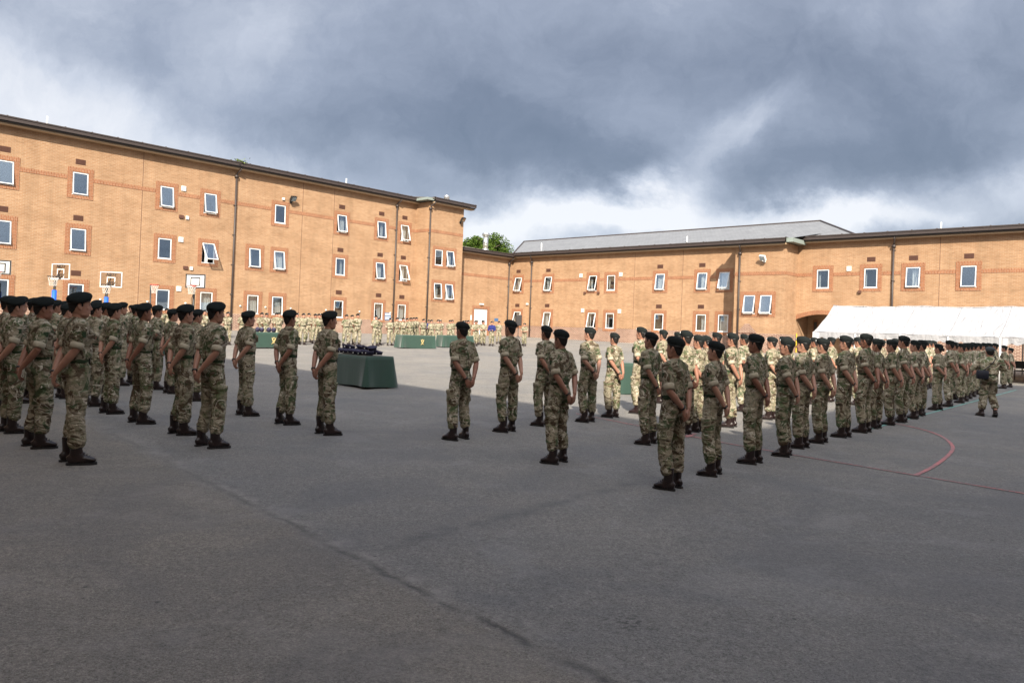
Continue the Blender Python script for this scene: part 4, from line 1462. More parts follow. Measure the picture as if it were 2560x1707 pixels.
def board_stand(xy_board, w_px, Yd, rot, clear, label, pole_px, pad=True):
    """portable hoop: local -Y faces the player, i.e. the way the board faces"""
    cpt = depth_pt(xy_board[0], xy_board[1], Yd)
    pp_ = depth_pt(pole_px, xy_board[1], Yd)
    gzz = gz(cpt.x, cpt.y)
    r0 = empty('basketball_stand', (cpt.x, cpt.y, gzz), rot)
    tag(r0, label, 'basketball hoop', 'basketball and netball hoops before the left block')
    W_ = w_px * Yd / FPX
    Hh = W_ * .70
    zc_ = cpt.z - gzz
    if clear:
        bd = MB()
        t_ = .035
        bd.box(-W_ / 2, W_ / 2, -.02, .02, Hh / 2 - t_, Hh / 2).box(-W_ / 2, W_ / 2, -.02, .02, -Hh / 2, -Hh / 2 + t_).box(-W_ / 2, -W_ / 2 + t_, -.02, .02, -Hh / 2 + t_, Hh / 2 - t_).box(W_ / 2 - t_, W_ / 2, -.02, .02, -Hh / 2 + t_, Hh / 2 - t_)
        a, b, z0, z1 = -.2, .2, -.33, .12
        t2 = .035
        bd.box(a, b, -.016, -.006, z1 - t2, z1).box(a, b, -.016, -.006, z0, z0 + t2).box(a, a + t2, -.016, -.006, z0 + t2, z1 - t2).box(b - t2, b, -.016, -.006, z0 + t2, z1 - t2)
        bo = bd.build('backboard_frame', M['white'], r0, loc=(0, 0, zc_))
        MB().box(-W_ / 2 + t_, W_ / 2 - t_, -.005, .005, -Hh / 2 + t_, Hh / 2 - t_).build('backboard', M['acrylic'], r0, loc=(0, 0, zc_))
        for zz, sz in ((.22, .2), (-.17, .17)):
            tm = text_mesh('NET1', sz)
            tm.materials.append(M['black'])
            link('lettering', tm, bo, (0, -.024, zz), (PI / 2, 0, 0))
    else:
        MB().box(-W_ / 2, W_ / 2, -.02, .02, -Hh / 2, Hh / 2).build('backboard', M['white'], r0, loc=(0, 0, zc_))
        bd = MB()
        t_ = .06
        for (W2, H2a, H2b) in ((W_ / 2, -Hh / 2, Hh / 2), (.26, -.24, .2)):
            bd.box(-W2, W2, -.026, -.0205, H2b - t_, H2b).box(-W2, W2, -.026, -.0205, H2a, H2a + t_).box(-W2, -W2 + t_, -.026, -.0205, H2a + t_, H2b - t_).box(W2 - t_, W2, -.026, -.0205, H2a + t_, H2b - t_)
        bd.build('board_marking', M['black'], r0, loc=(0, 0, zc_))
    zr_ = zc_ - Hh / 2 + .1
    mb = MB()
    torus(mb, (0, -.38, zr_), .225, .016)
    mb.box(-.06, .06, -.17, -.021, zr_ - .05, zr_ + .01)
    hp = mb.build('hoop', M['redsteel'] if not clear else M['black'], r0, True)
    mb = MB()
    net(mb, (0, -.38, zr_), .22, .42)
    mb.build('net', M['net'], hp)
    # pole and arms
    pw = depth_pt(pole_px, xy_board[1], Yd + .8) - cpt
    px_, py__ = pw.x * math.cos(rot) + pw.y * math.sin(rot), -pw.x * math.sin(rot) + pw.y * math.cos(rot)
    mb = MB()
    mb.tube([(px_, py__, .25), (px_, py__, zc_ - .35)], .055, 12)
    for sx_ in (-.12, .12): mb.tube([(sx_, .02, zc_ - .2), (px_ + sx_ * .4, py__, zc_ - .42)], .02, 6)
    mb.tube([(0, .02, zc_ + .15), (px_, py__, zc_ - .38)], .022, 6)
    mb.tube([(px_ - .03, py__, 1.5), (px_ - .16, py__ + .1, zc_ - .85), (px_, py__, zc_ - .5)], .014, 6)
    mb.build('pole', M['black'], r0, True)
    if pad: MB().tube([(px_, py__, .5), (px_, py__, zc_ - .82)], .10, 14).build('pole_padding', M['bluepad'], r0, True)
    else:
        mb = MB()
        for k in range(3): mb.tube([(px_, py__, zc_ - .62 + k * .09), (px_, py__, zc_ - .58 + k * .09)], .058, 12)
        mb.build('tape', M['yellow'], r0, True)
    MB().box(-.4, .4, .4, 1.5, 0.0, .25).build('base', M['black'], r0)
    return r0


board_stand((152, 679), 56, 34, -.28, True, 'clear basketball backboard on a blue-padded stand, nearer the left edge', 138)
board_stand((278, 699), 55, 36, .0, True, 'clear basketball backboard on a blue-padded stand, between two windows', 268)
board_stand((489, 703), 50, 38, -.05, False, 'white basketball backboard with black square and red ring, next to the drainpipe', 486, False)
board_stand((-2, 668), 52, 33, .3, False, 'white basketball backboard cut off by the left edge of the view', -20, False)
# netball post
pt = depth_pt(382, 712, 37)
NP = empty('netball_post', (pt.x, pt.y, gz(pt.x, pt.y)))
tag(NP, 'slim netball post with a red ring and net and no backboard', 'netball post', 'basketball and netball hoops before the left block')
hh = pt.z - gz(pt.x, pt.y)
MB().tube([(-.06, .0, 0.08), (-.10, 0, hh)], .035, 10).build('pole', M['black'], NP, True)
mb = MB()
torus(mb, (.14, -.1, hh), .2, .02)
mb.box(-.1, -.04, -.02, .02, hh - .03, hh + .02)
rg = mb.build('ring', M['redsteel'], NP, True)
mb = MB()
net(mb, (.14, -.1, hh), .19, .42)
mb.build('net', M['net'], rg)
MB().tube([(-.06, 0, 0), (-.06, 0, .08)], .32, 20).build('base', M['black'], NP)


# ================================================================== draped tables and caps
def draped(name, center, heading, L_, D_, H_, label, seed, emblem=None):
    rnd = random.Random(seed)
    r0 = empty('draped_table', (center.x, center.y, gz(center.x, center.y)), heading)
    tag(r0, label, 'table', 'green draped tables on the yard')
    # table under the cloth
    MB().box(-L_ / 2 + .02, L_ / 2 - .02, -D_ / 2 + .02, D_ / 2 - .02, H_ - .035, H_ - .004).build('tabletop', M['stone'], r0)
    for a in (-1, 1):
        for b in (-1, 1): MB().tube([(a * (L_ / 2 - .15), b * (D_ / 2 - .1), 0), (a * (L_ / 2 - .15), b * (D_ / 2 - .1), H_ - .036)], .015, 8).build('leg', M['gutter'], r0)
    # cloth: rounded-rectangle loop hanging with folds
    N = 240
    per = []
    cr_ = .03

    def loop(off):
        pts = []
        Lx, Dy = L_ / 2 + off, D_ / 2 + off
        tot_ = 4 * (Lx + Dy)
        for i in range(N):
            t_ = tot_ * i / N
            if t_ < 2 * Lx: pts.append((-Lx + t_, -Dy))
            elif t_ < 2 * Lx + 2 * Dy: pts.append((Lx, -Dy + t_ - 2 * Lx))
            elif t_ < 4 * Lx + 2 * Dy: pts.append((Lx - (t_ - 2 * Lx - 2 * Dy), Dy))
            else: pts.append((-Lx, Dy - (t_ - 4 * Lx - 2 * Dy)))
        return pts
    rings = []
    base = loop(0)
    rings.append([(x * .02, y * .02, H_ + .004) for x, y in base])
    rings.append([(x, y, H_ + .004) for x, y in loop(-.012)])
    rows = 8
    ph = [rnd.random() * 6 for _ in range(4)]
    for j in range(rows + 1):
        v_ = j / rows
        r_ = []
        for i, (x, y) in enumerate(loop(.006)):
            nx_ = 1 if x >= L_ / 2 else (-1 if x <= -L_ / 2 else 0)
            ny_ = 1 if y >= D_ / 2 else (-1 if y <= -D_ / 2 else 0)
            corner = math.exp(-((abs(x) - L_ / 2) ** 2 + (abs(y) - D_ / 2) ** 2) / .03)
            f_ = v_ * (.004 * math.sin(i * .13 + ph[0]) + .002 * math.sin(i * .31 + ph[1]) + .09 * corner + .012) 
            r_.append((x + nx_ * max(f_, 0.0), y + ny_ * max(f_, 0.0), H_ - v_ * (H_ - .03 - .02 * math.sin(i * .05 + ph[2]))))
        rings.append(r_)
    MB().loft(rings, cap=False).build('tablecloth', M['greencloth'], r0, True)
    if emblem is not None:
        mb = MB()
        y_ = -D_ / 2 - .045
        for sg in (1, -1):
            pts = [(emblem + sg * (-.10), y_, H_ * .28), (emblem + sg * (-.03), y_, H_ * .42), (emblem + sg * .05, y_, H_ * .52), (emblem + sg * .10, y_, H_ * .70)]
            mb.tube(pts, [(.02, .012), (.016, .01), (.034, .01), (.008, .008)], 8, ref=(1, 0, 0))
        mb.ball((emblem, y_, H_ * .66), (.045, .012, .04), 6)
        mb.ball((emblem, y_, H_ * .36), (.03, .012, .03), 6)
        mb.build('emblem', M['gold'], r0, True)
    return r0


def cap_mesh():
    mb = MB()
    mb.tube([(0, 0, 0), (0, 0, .045), (0, 0, .075), (.004, 0, .088), (.004, 0, .09)], [(.088, .10), (.09, .102), (.112, .125), (.108, .12), (.01, .01)], 22)
    # peak
    return mb.mesh('cap', M['navy'], True)


def badge_mesh():
    return MB().ball((0, -.1, .03), (.018, .008, .020), 5).ball((0, -.1, .055), (.010, .006, .010), 4).mesh('badge', M['silver'], True)


def cap(P_, rz_, tilt, label):
    c_ = link('cap', cached('cap', cap_mesh), None, P_, (tilt, 0, rz_))
    tag(c_, label, 'cap', 'navy caps laid out on the tables')
    link('badge', cached('badge', badge_mesh), c_)
    return c_


# the nearest table: corner seen right of the third soldier
cA = ground_at(914, 973)
hd = math.atan2(UB.y, UB.x) - .02
cdir, ndir = Vector((math.cos(hd), math.sin(hd))), Vector((-math.sin(hd), math.cos(hd)))
L1, D1, H1 = 1.75, .76, .745
ctr = Vector((cA.x, cA.y)) - cdir * (L1 / 2) + ndir * (D1 / 2)
T1o = draped('t', Vector((ctr.x, ctr.y, 0)), hd, L1, D1, H1, 'nearest table under a dark green cloth, heaped with many navy caps', 1)
zt_ = gz(ctr.x, ctr.y) + H1 + .006
rnd = random.Random(11)
for i in range(16):
    a = -L1 / 2 + .22 + (i % 8) * .185
    b = -.14 if i < 8 else .12
    up_ = 0
    P_ = ctr + cdir * (a + rnd.uniform(-.03, .03)) + ndir * b
    cap((P_.x, P_.y, zt_ + .025), hd + rnd.uniform(-.6, .6), R(rnd.uniform(-9, 9)), 'navy cap on the nearest green table, %s in its %s row' % (['first', 'second', 'third', 'fourth', 'fifth', 'sixth', 'seventh', 'eighth'][i % 8], 'front' if i < 8 else 'back'))
for i in range(5):
    P_ = ctr + cdir * (-L1 / 2 + .3 + i * .3 + rnd.uniform(-.05, .05)) + ndir * (-.02)
    cap((P_.x, P_.y, zt_ + .125), hd + rnd.uniform(-.8, .8), R(rnd.uniform(-14, 10)), 'navy cap on top of the heap, %s from the left end of the nearest table' % ['first', 'second', 'third', 'fourth', 'fifth'][i])

# table in the middle distance, partly behind the soldiers, with an emblem
pa, pb = ground_at(628, 871), ground_at(733, 872)
d_ = (Vector((pb.x, pb.y)) - Vector((pa.x, pa.y)))
hd2 = math.atan2(d_.y, d_.x)


def table_px(x0, x1, y0, y1, Hh, label, seed, emb=None, depth=.76):
    pa, pb = ground_at(x0, y0), ground_at(x1, y1)
    a, b = Vector((pa.x, pa.y)), Vector((pb.x, pb.y))
    d_ = b - a
    h_ = math.atan2(d_.y, d_.x)
    n_ = Vector((-math.sin(h_), math.cos(h_)))
    c_ = (a + b) / 2 + n_ * depth / 2
    r0 = draped('t', Vector((c_.x, c_.y, 0)), h_, d_.length, depth, Hh, label, seed, emb)
    return c_, h_, d_.length


c2, h2, l2 = table_px(634, 728, 871, 872, .74, 'far green draped table with a gold emblem and four upright navy caps', 2, 0.02)
for i, x_ in enumerate((645.5, 656, 674, 686)):
    d_ = ray(x_, 825)
    a_ = Vector((math.cos(h2), math.sin(h2)))
    # along the table where this cap is seen
    t_ = (c2.y + 0) / 1.0
    s_ = ((d_.x * c2.y) - c2.x) / (a_.x - d_.x * a_.y)
    P_ = c2 + a_ * s_
    o_ = cap((P_.x, P_.y, gz(P_.x, P_.y) + .74 + .10), h2, R(-75), ['upright navy cap at the left end of the far green table', 'upright navy cap second from the left on the far green table', 'upright navy cap third from the left on the far green table', 'upright navy cap at the right of the four on the far green table'][i])
table_px(1006, 1087, 871, 872, .74, 'green draped table with a gold crossed-blade emblem, before the far line', 3, 0.2)
table_px(1108, 1182, 869, 870, .74, 'plain green draped table right of the one with the emblem', 4)
table_px(1550, 1640, 985, 990, .80, 'green draped table behind the right-hand soldiers', 5)
table_px(384, 450, 888, 888, .74, 'green draped table glimpsed between the soldiers on the left', 6)

# ================================================================== loudspeaker on a tripod
b_ = ground_at(1294, 868)
SP = empty('loudspeaker_stand', (b_.x, b_.y, b_.z))
tag(SP, 'black tripod stand carrying a loudspeaker by the far wall', 'speaker stand')
tp = depth_pt(1294, 814, b_.y).z - b_.z
MB().tube([(0, 0, .35), (0, 0, tp)], .022, 10).build('pole', M['black'], SP, True)
for k in range(3):
    a = .5 + k * 2 * PI / 3
    MB().tube([(0, 0, .85), (math.cos(a) * .5, math.sin(a) * .5, .02)], .014, 6).build('leg', M['black'], SP, True)
ls = empty('loudspeaker', (b_.x, b_.y, b_.z + tp), .1)
tag(ls, 'black box loudspeaker on top of the tripod stand', 'loudspeaker')
mb = MB()
mb.hrings([(0, 0, 0, .19, .17), (.02, 0, 0, .21, .19), (.70, 0, 0, .21, .19), (.74, 0, 0, .19, .17)], 20, 5)
mb.build('cabinet', M['black'], ls)
MB().box(-.18, .18, -.2, -.192, .05, .69).build('grille', M['gutter'], ls)

# ================================================================== people
def vlerp(a, b, t_): return tuple(x + (y - x) * t_ for x, y in zip(a, b))


# poses: joint positions, person faces +Y, right side is +X
EASE = dict(
    R=dict(sh=(.169, -.005, 1.362), el=(.212, -.075, 1.105), wr=(.052, -.200, .885)),
    L=dict(sh=(-.169, -.005, 1.362), el=(-.212, -.078, 1.105), wr=(-.060, -.196, .892)),
    hipR=(.085, 0, .90), knR=(.118, .015, .49), anR=(.135, -.02, .13), toeR=16,
    hipL=(-.085, 0, .90), knL=(-.118, .015, .49), anL=(-.135, -.02, .13), toeL=16, hands='clasp')
FRONT = dict(
    R=dict(sh=(.169, 0, 1.362), el=(.235, .01, 1.11), wr=(.12, .19, 1.02)),
    L=dict(sh=(-.169, 0, 1.362), el=(-.235, .01, 1.11), wr=(-.10, .19, 1.05)),
    hipR=(.085, 0, .90), knR=(.09, .05, .49), anR=(.10, -.03, .13), toeR=8,
    hipL=(-.085, 0, .90), knL=(-.09, .0, .49), anL=(-.10, -.02, .13), toeL=8, hands='front')
WALK = dict(
    R=dict(sh=(.19, 0, 1.372), el=(.33, .03, 1.15), wr=(.12, .24, 1.20)),
    L=dict(sh=(-.19, 0, 1.372), el=(-.33, .03, 1.15), wr=(-.11, .24, 1.18)),
    hipR=(.085, 0, .90), knR=(.10, .12, .53), anR=(.13, -.06, .17), toeR=10,
    hipL=(-.085, 0, .90), knL=(-.095, .02, .48), anL=(-.13, .02, .13), toeL=12, hands='front')


def head_shells(mb):
    mb.hrings([
        (1.432, 0, .045, .020, .022), (1.440, 0, .048, .036, .036), (1.456, 0, .036, .050, .058), (1.478, 0, .020, .062, .080), (1.505, 0, .008, .068, .092),
        (1.535, 0, .003, .073, .097), (1.565, 0, .000, .076, .100), (1.595, 0, -.003, .077, .101), (1.625, 0, -.006, .073, .096), (1.65, 0, -.008, .064, .084), (1.668, 0, -.008, .045, .06), (1.674, 0, -.008, .02, .03)], 32, 2.15)
    # nose, brow, lips, chin, cheeks, ears
    mb.tube([(0, .094, 1.568), (0, .108, 1.54), (0, .118, 1.523), (0, .104, 1.512)], [(.009, .008), (.011, .010), (.015, .011), (.012, .007)], 10)
    mb.ball((.011, .103, 1.518), (.008, .009, .007), 6)
    mb.ball((-.011, .103, 1.518), (.008, .009, .007), 6)
    mb.ball((0, .088, 1.588), (.052, .014, .010), 8)
    mb.ball((0, .098, 1.493), (.022, .010, .0055), 8)
    mb.ball((0, .095, 1.482), (.020, .010, .0065), 8)
    mb.ball((0, .080, 1.456), (.022, .016, .016), 8)
    for s_ in (1, -1):
        mb.ball((s_ * .043, .066, 1.530), (.020, .020, .020), 8)
        mb.ball((s_ * .050, .030, 1.470), (.014, .030, .016), 8)
        E_ = Matrix.Rotation(R(-12), 3, 'X') @ Matrix.Rotation(R(s_ * 18), 3, 'Z')
        mb.ball((s_ * .081, -.006, 1.548), (.006, .019, .031), 8, E_)
        mb.ball((s_ * .086, -.012, 1.558), (.006, .016, .020), 8, E_)
        mb.ball((s_ * .078, .002, 1.522), (.007, .010, .010), 6)


def finger(mb, base, d1, curl, L_, r_):
    """base point, pointing direction, curl axis/angle, total length"""
    p_ = Vector(base)
    d_ = Vector(d1).normalized()
    ax = Vector(curl[0]).normalized()
    pts, rad = [tuple(p_ - d_ * .012)], [r_]
    pts.append(tuple(p_))
    rad.append(r_)
    for k, f_ in enumerate((.42, .32, .26)):
        d_ = Matrix.Rotation(R(curl[1]), 3, ax) @ d_
        p_ = p_ + d_ * (L_ * f_)
        pts.append(tuple(p_))
        rad.append(r_ * (.95, .86, .68)[k])
    mb.tube(pts, rad, 10)
    mb.ball(pts[-1], r_ * .66, 5)


def hand(mb, wr, pdir, nrm, side, curl=18, spread=6, thumb=(.5, .75)):
    """palm from the wrist along pdir; nrm points out of the palm; thumb on the given side (+1/-1 along the cross axis)"""
    wr, d_, n_ = Vector(wr), Vector(pdir).normalized(), Vector(nrm).normalized()
    n_ = (n_ - d_ * n_.dot(d_)).normalized()
    a_ = d_.cross(n_) * side
    Mh = Matrix((a_, d_, n_)).transposed()
    c_ = wr + d_ * .052
    mb.tube([tuple(wr - d_ * .02), tuple(wr + d_ * .012), tuple(c_), tuple(wr + d_ * .092)], [(.027, .019), (.031, .016), (.042, .016), (.040, .012)], 14, ref=tuple(a_))
    for k in range(4):
        off = (.030, .010, -.010, -.029)[k]
        L_ = (.070, .078, .073, .058)[k]
        fd = Matrix.Rotation(R(-(k - 1.5) * spread) * side, 3, n_) @ d_
        b_ = wr + d_ * (.092 - (.004 if k in (0, 3) else 0)) + a_ * off
        finger(mb, b_, fd, (a_ * side, -curl * (1 + .12 * k) * 1.0), L_, .0092 - .0008 * (k == 3))
    tb = wr + d_ * .028 + a_ * .030
    td = (a_ * thumb[0] + d_ * thumb[1] + n_ * .25)
    finger(mb, tb, td, (n_, 10 * side), .062, .0108)


def body_mesh(P_, name):
    mb = MB()
    head_shells(mb)
    mb.tube([(0, -.016, 1.36), (0, -.014, 1.41), (0, -.010, 1.455), (0, -.008, 1.50)], [(.066, .062), (.056, .056), (.052, .055), (.052, .058)], 20)
    mb.hrings([(.86, 0, 0, .13, .09), (.95, 0, 0, .145, .095), (1.05, 0, 0, .135, .085), (1.2, 0, 0, .16, .10), (1.32, 0, -.005, .165, .095), (1.385, 0, -.01, .12, .075), (1.41, 0, -.01, .06, .05)], 24)
    for s_, k in ((1, 'R'), (-1, 'L')):
        A = P_[k]
        sh, el, wr = A['sh'], A['el'], A['wr']
        mid = vlerp(sh, el, .5)
        fm = vlerp(el, wr, .3)
        mb.tube([(sh[0] * .8, sh[1], sh[2] - .03), vlerp(sh, el, .12), mid, vlerp(sh, el, .85), el, fm, vlerp(el, wr, .65), wr, vlerp(el, wr, 1.03)], [.04, .044, .046, .041, .039, .042, .034, (.0285, .023), (.027, .020)], 16)
        hp, kn, an = P_['hip' + k], P_['kn' + k], P_['an' + k]
        mb.tube([hp, vlerp(hp, kn, .5), kn, vlerp(kn, an, .35), an], [.075, .066, .05, .048, .034], 14)
    if P_['hands'] == 'clasp':
        # right hand lies in the left palm, both point down behind the seat
        wr, wl = P_['R']['wr'], P_['L']['wr']
        hand(mb, wr, (-.34, -.10, -.93), (.15, -.96, .12), 1, 20, 5, (.75, .6))
        hand(mb, wl, (.46, -.02, -.87), (-.1, -.98, .05), -1, 26, 3, (.45, .85))
    else:
        hand(mb, P_['R']['wr'], (-.5, .6, .25), (-.6, -.3, -.2), 1, 34, 4)
        hand(mb, P_['L']['wr'], (.5, .6, .25), (.6, -.3, -.2), -1, 34, 4)
    return remeshed(mb, name, M['skin'], .0058, 2)


def fold_noise(seed, amp, zs=2.0, sc=9.0):
    o_ = Vector((seed * 3.7, seed * 1.9, seed * 5.3))

    def f_(c):
        v = Vector((c.x * sc, c.y * sc, c.z * sc * zs)) + o_
        w_ = noise.noise(Vector((c.x * 4, c.y * 4, c.z * 4)) + o_) * 2.2
        a = noise.noise(v + Vector((w_, w_ * .5, w_)))
        b = noise.noise(v * 2.1 + Vector((5, w_, 2)))
        r_ = 1 - abs(a) * 2.6
        return amp * (r_ * .62 + b * .5)
    return f_


def shirt_mesh(P_, name, seed, long_sleeve=False, slim=0.0):
    mb = MB()
    k = 1 - slim
    mb.hrings([(1.012, 0, 0, .148 * k, .100), (1.028, 0, .0, .160 * k, .110), (1.05, 0, .004, .170 * k, .122), (1.09, 0, .006, .168 * k, .124), (1.16, 0, .004, .168 * k, .120), (1.24, 0, .004, .180 * k, .124), (1.31, 0, -.002, .188 * k, .120),
               (1.352, 0, -.008, .178 * k, .106), (1.378, 0, -.012, .135, .088), (1.400, 0, -.012, .092, .074), (1.420, 0, -.010, .066, .064)], 36, 2.35)
    # stand collar
    mb.tube([(0, -.012, 1.395), (0, -.008, 1.420), (0, -.004, 1.441)], [(.070, .070), (.068, .068), (.062, .064)], 24)
    for s_, kk in ((1, 'R'), (-1, 'L')):
        A = P_[kk]
        sh, el, wr = A['sh'], A['el'], A['wr']
        top = (sh[0] - s_ * .045, sh[1], sh[2] + .010)
        if not long_sleeve:
            e_ = vlerp(sh, el, .74)
            mb.tube([top, vlerp(sh, el, .05), vlerp(sh, el, .3), vlerp(sh, el, .55), e_], [.055, .067, .068, .066, .064], 20)
        else:
            mb.tube([top, vlerp(sh, el, .05), vlerp(sh, el, .4), vlerp(sh, el, .8), el, vlerp(el, wr, .35), vlerp(el, wr, .75), vlerp(el, wr, .9)], [.055, .068, .068, .063, .062, .056, .047, .042], 20)
        mb.ball((sh[0] - s_ * .004, sh[1], sh[2] - .006), (.064, .068, .056), 10)
        mb.tube([(0, -.012, 1.405), (s_ * .09, -.012, 1.385), (sh[0] - s_ * .01, sh[1], sh[2] - .004)], [(.05, .05), (.066, .046), (.064, .052)], 18, ref=(0, 1, 0))
        # chest pocket
        mb.hrings([(1.19, s_ * .085, .105, .050, .026), (1.205, s_ * .085, .108, .055, .028), (1.285, s_ * .085, .105, .055, .026), (1.30, s_ * .085, .100, .052, .022)], 20, 4)
        # upper sleeve pocket
        if not long_sleeve:
            c_ = Vector(vlerp(sh, el, .34))
            mb.ball((c_.x + s_ * .050, c_.y, c_.z), (.018, .038, .055), 8)
    # back pleats
    for s_ in (1, -1): mb.tube([(s_ * .125, -.085, 1.34), (s_ * .135, -.095, 1.2), (s_ * .125, -.095, 1.07)], [(.010, .02), (.012, .026), (.012, .024)], 8)
    me = remeshed(mb, name, M['bluecloth'] if long_sleeve == 'blue' else M['camo'], .0085, 3, fold_noise(seed, .0075, 1.5, 8.0))
    return me


def trouser_mesh(P_, name, seed):
    mb = MB()
    mb.hrings([(1.022, 0, .0, .146, .100), (1.0, 0, 0, .150, .104), (.955, 0, -.004, .162, .118), (.90, 0, -.012, .172, .132), (.86, 0, -.012, .172, .130), (.82, 0, -.006, .150, .105), (.80, 0, 0, .09, .07)][::-1], 36, 2.3)
    for s_, k in ((1, 'R'), (-1, 'L')):
        hp, kn, an = P_['hip' + k], P_['kn' + k], P_['an' + k]
        hem = vlerp(kn, an, .80)
        mb.tube([(hp[0] + s_ * .004, hp[1] - .006, hp[2] + .02), vlerp(hp, kn, .22), vlerp(hp, kn, .6), kn, vlerp(kn, an, .30), vlerp(kn, an, .58), hem, vlerp(kn, an, .90)],
                [(.078, .100), (.088, .103), (.086, .093), (.079, .084), (.078, .083), (.076, .082), (.070, .078), (.052, .058)], 26, ref=(1, 0, 0))
        # cargo pocket on the outer thigh with a slanting flap
        c_ = Vector(vlerp(hp, kn, .62))
        Mx = Matrix.Rotation(R(9), 3, 'X')
        for (dz, hy, hz, ox) in ((-.015, .070, .085, .076), (.052, .075, .026, .083)):
            mb.tube([tuple(c_ + Vector((s_ * ox, .005, dz - hz))), tuple(c_ + Vector((s_ * ox, .005, dz - hz * .8))), tuple(c_ + Vector((s_ * ox, .01, dz + hz * .8))), tuple(c_ + Vector((s_ * ox, .01, dz + hz)))], [(.012, hy * .85), (.024, hy), (.022, hy), (.010, hy * .9)], 16, ref=(1, 0, 0))
    f1 = fold_noise(seed + 3, .0095, 1.35, 7.0)

    def f_(c):
        # more creasing towards the bloused hems and behind the knees
        low = max(0, 1 - abs(c.z - .27) / .17) + .6 * max(0, 1 - abs(c.z - .52) / .12)
        return f1(c) * (1 + .7 * low) + .004 * low * math.sin(c.z * 150 + 8 * noise.noise(c * 9))
    return remeshed(mb, name, M['camo'], .0085, 2, f_)


def belt_mesh():
    rings = []
    for (z, g_) in ((.990, 0), (.992, .006), (1.040, .006), (1.042, 0)):
        rings.append([((.154 + g_) * math.cos(t_), (.107 + g_) * math.sin(t_), z) for t_ in [2 * PI * i / 36 for i in range(36)]])
    mb = MB().loft(rings)
    return mb.mesh('belt', M['belt'], True)


def buckle_mesh():
    mb = MB().box(-.035, .035, .105, .118, .988, 1.044)
    for s_ in (-1, 1):
        mb.tube([(s_ * .105, .074 + .016, .984), (s_ * .105, .074 + .016, 1.048)], [(.014, .01)] * 2, 8)
    return mb.mesh('belt_buckle', M['beretband'])


def beret_mesh():
    def ring(z, rx, ry, dx, dy, tl, n=40, drop=0.0):
        r_ = []
        for i in range(n):
            a = 2 * PI * i / n
            x, y = rx * math.cos(a) + dx, ry * math.sin(a) + dy
            # pulled down to the right, a little down at the back
            zz = z + tl * y - drop * max(0, x / .09) ** 2
            r_.append((x, y, zz))
        return r_
    t_ = .12
    rings = [ring(1.594, .0785, .1025, 0, -.004, t_), ring(1.588, .0845, .1085, 0, -.004, t_), ring(1.600, .0865, .1105, 0, -.004, t_),
             ring(1.610, .094, .116, .004, -.004, t_, drop=.012), ring(1.624, .102, .120, .008, -.003, t_, drop=.024), ring(1.642, .104, .120, .010, -.002, t_, drop=.032),
             ring(1.660, .097, .112, .008, .000, t_ * .95, drop=.030), ring(1.677, .078, .092, .003, .005, t_ * .85, drop=.018), ring(1.688, .050, .060, -.004, .010, t_ * .7), ring(1.693, .022, .026, -.006, .012, t_ * .6), ring(1.694, .003, .003, -.006, .012, t_ * .6)]
    mb = MB().loft(rings)
    me = mb.mesh('beret', M['beret'], True)
    for v in me.vertices:
        if v.co.z > 1.617:
            v.co += Vector((1, 1, .8)) * (.004 * noise.noise(v.co * 22)) + v.co.normalized() * (.005 * noise.noise(v.co * 14))
    return me


def band_mesh():
    def ring(z, rx, ry): return [(rx * math.cos(a), ry * math.sin(a) - .004, z + .12 * ry * math.sin(a)) for a in [2 * PI * i / 40 for i in range(40)]]
    return MB().loft([ring(1.584, .080, .104), ring(1.5845, .0858, .1098), ring(1.597, .0868, .1108), ring(1.598, .082, .106)], cap=False).mesh('leather_band', M['beretband'], True)


def capbadge_mesh():
    return MB().ball((-.042, .105, 1.645), (.013, .007, .018), 6).mesh('cap_badge', M['silver'], True)


def hair_mesh(bun=False):
    """cropped hair: shell over the back and sides of the skull"""
    prof = [(1.478, .000, .056, .074), (1.505, .006, .0705, .0935), (1.535, .001, .0755, .0995), (1.565, -.001, .0785, .1025), (1.595, -.003, .0795, .1035), (1.63, -.006, .075, .098)]
    n = 72
    fine = []
    for (p0, p1) in zip(prof[:-1], prof[1:]):
        for k_ in range(4): fine.append(tuple(x + (y - x) * k_ / 4 for x, y in zip(p0, p1)))
    fine.append(prof[-1])
    vs = [(rx * math.cos(2 * PI * i / n), ry * math.sin(2 * PI * i / n) + cy, z) for (z, cy, rx, ry) in fine for i in range(n)]
    fs = []
    for j in range(len(fine) - 1):
        zc_ = (fine[j][0] + fine[j + 1][0]) / 2
        lim = -.070 + max(0, zc_ - 1.478) * .55 if zc_ < 1.56 else (-.02 + (zc_ - 1.56) * 2.6)
        for i in range(n):
            if fine[j][3] * math.sin(2 * PI * (i + .5) / n) < lim: fs.append((j * n + i, j * n + (i + 1) % n, (j + 1) * n + (i + 1) % n, (j + 1) * n + i))
    mb = MB().add(vs, fs)
    # short sideburns
    for s_ in (1, -1):
        mb.box(s_ * .0755, s_ * .0795, .012, .028, 1.55, 1.60)
        mb.ball((s_ * .032, .0965, 1.583), (.018, .004, .0035), 6)
    if bun:
        mb.ball((0, -.125, 1.545), (.042, .034, .042), 9)
    return mb.mesh('hair', M['hair'], True)


def eyes_mesh():
    mb = MB()
    for s_ in (1, -1): mb.ball((s_ * .031, .0875, 1.562), (.0125, .009, .006), 8)
    return mb.mesh('eyes', M['eye'], True)


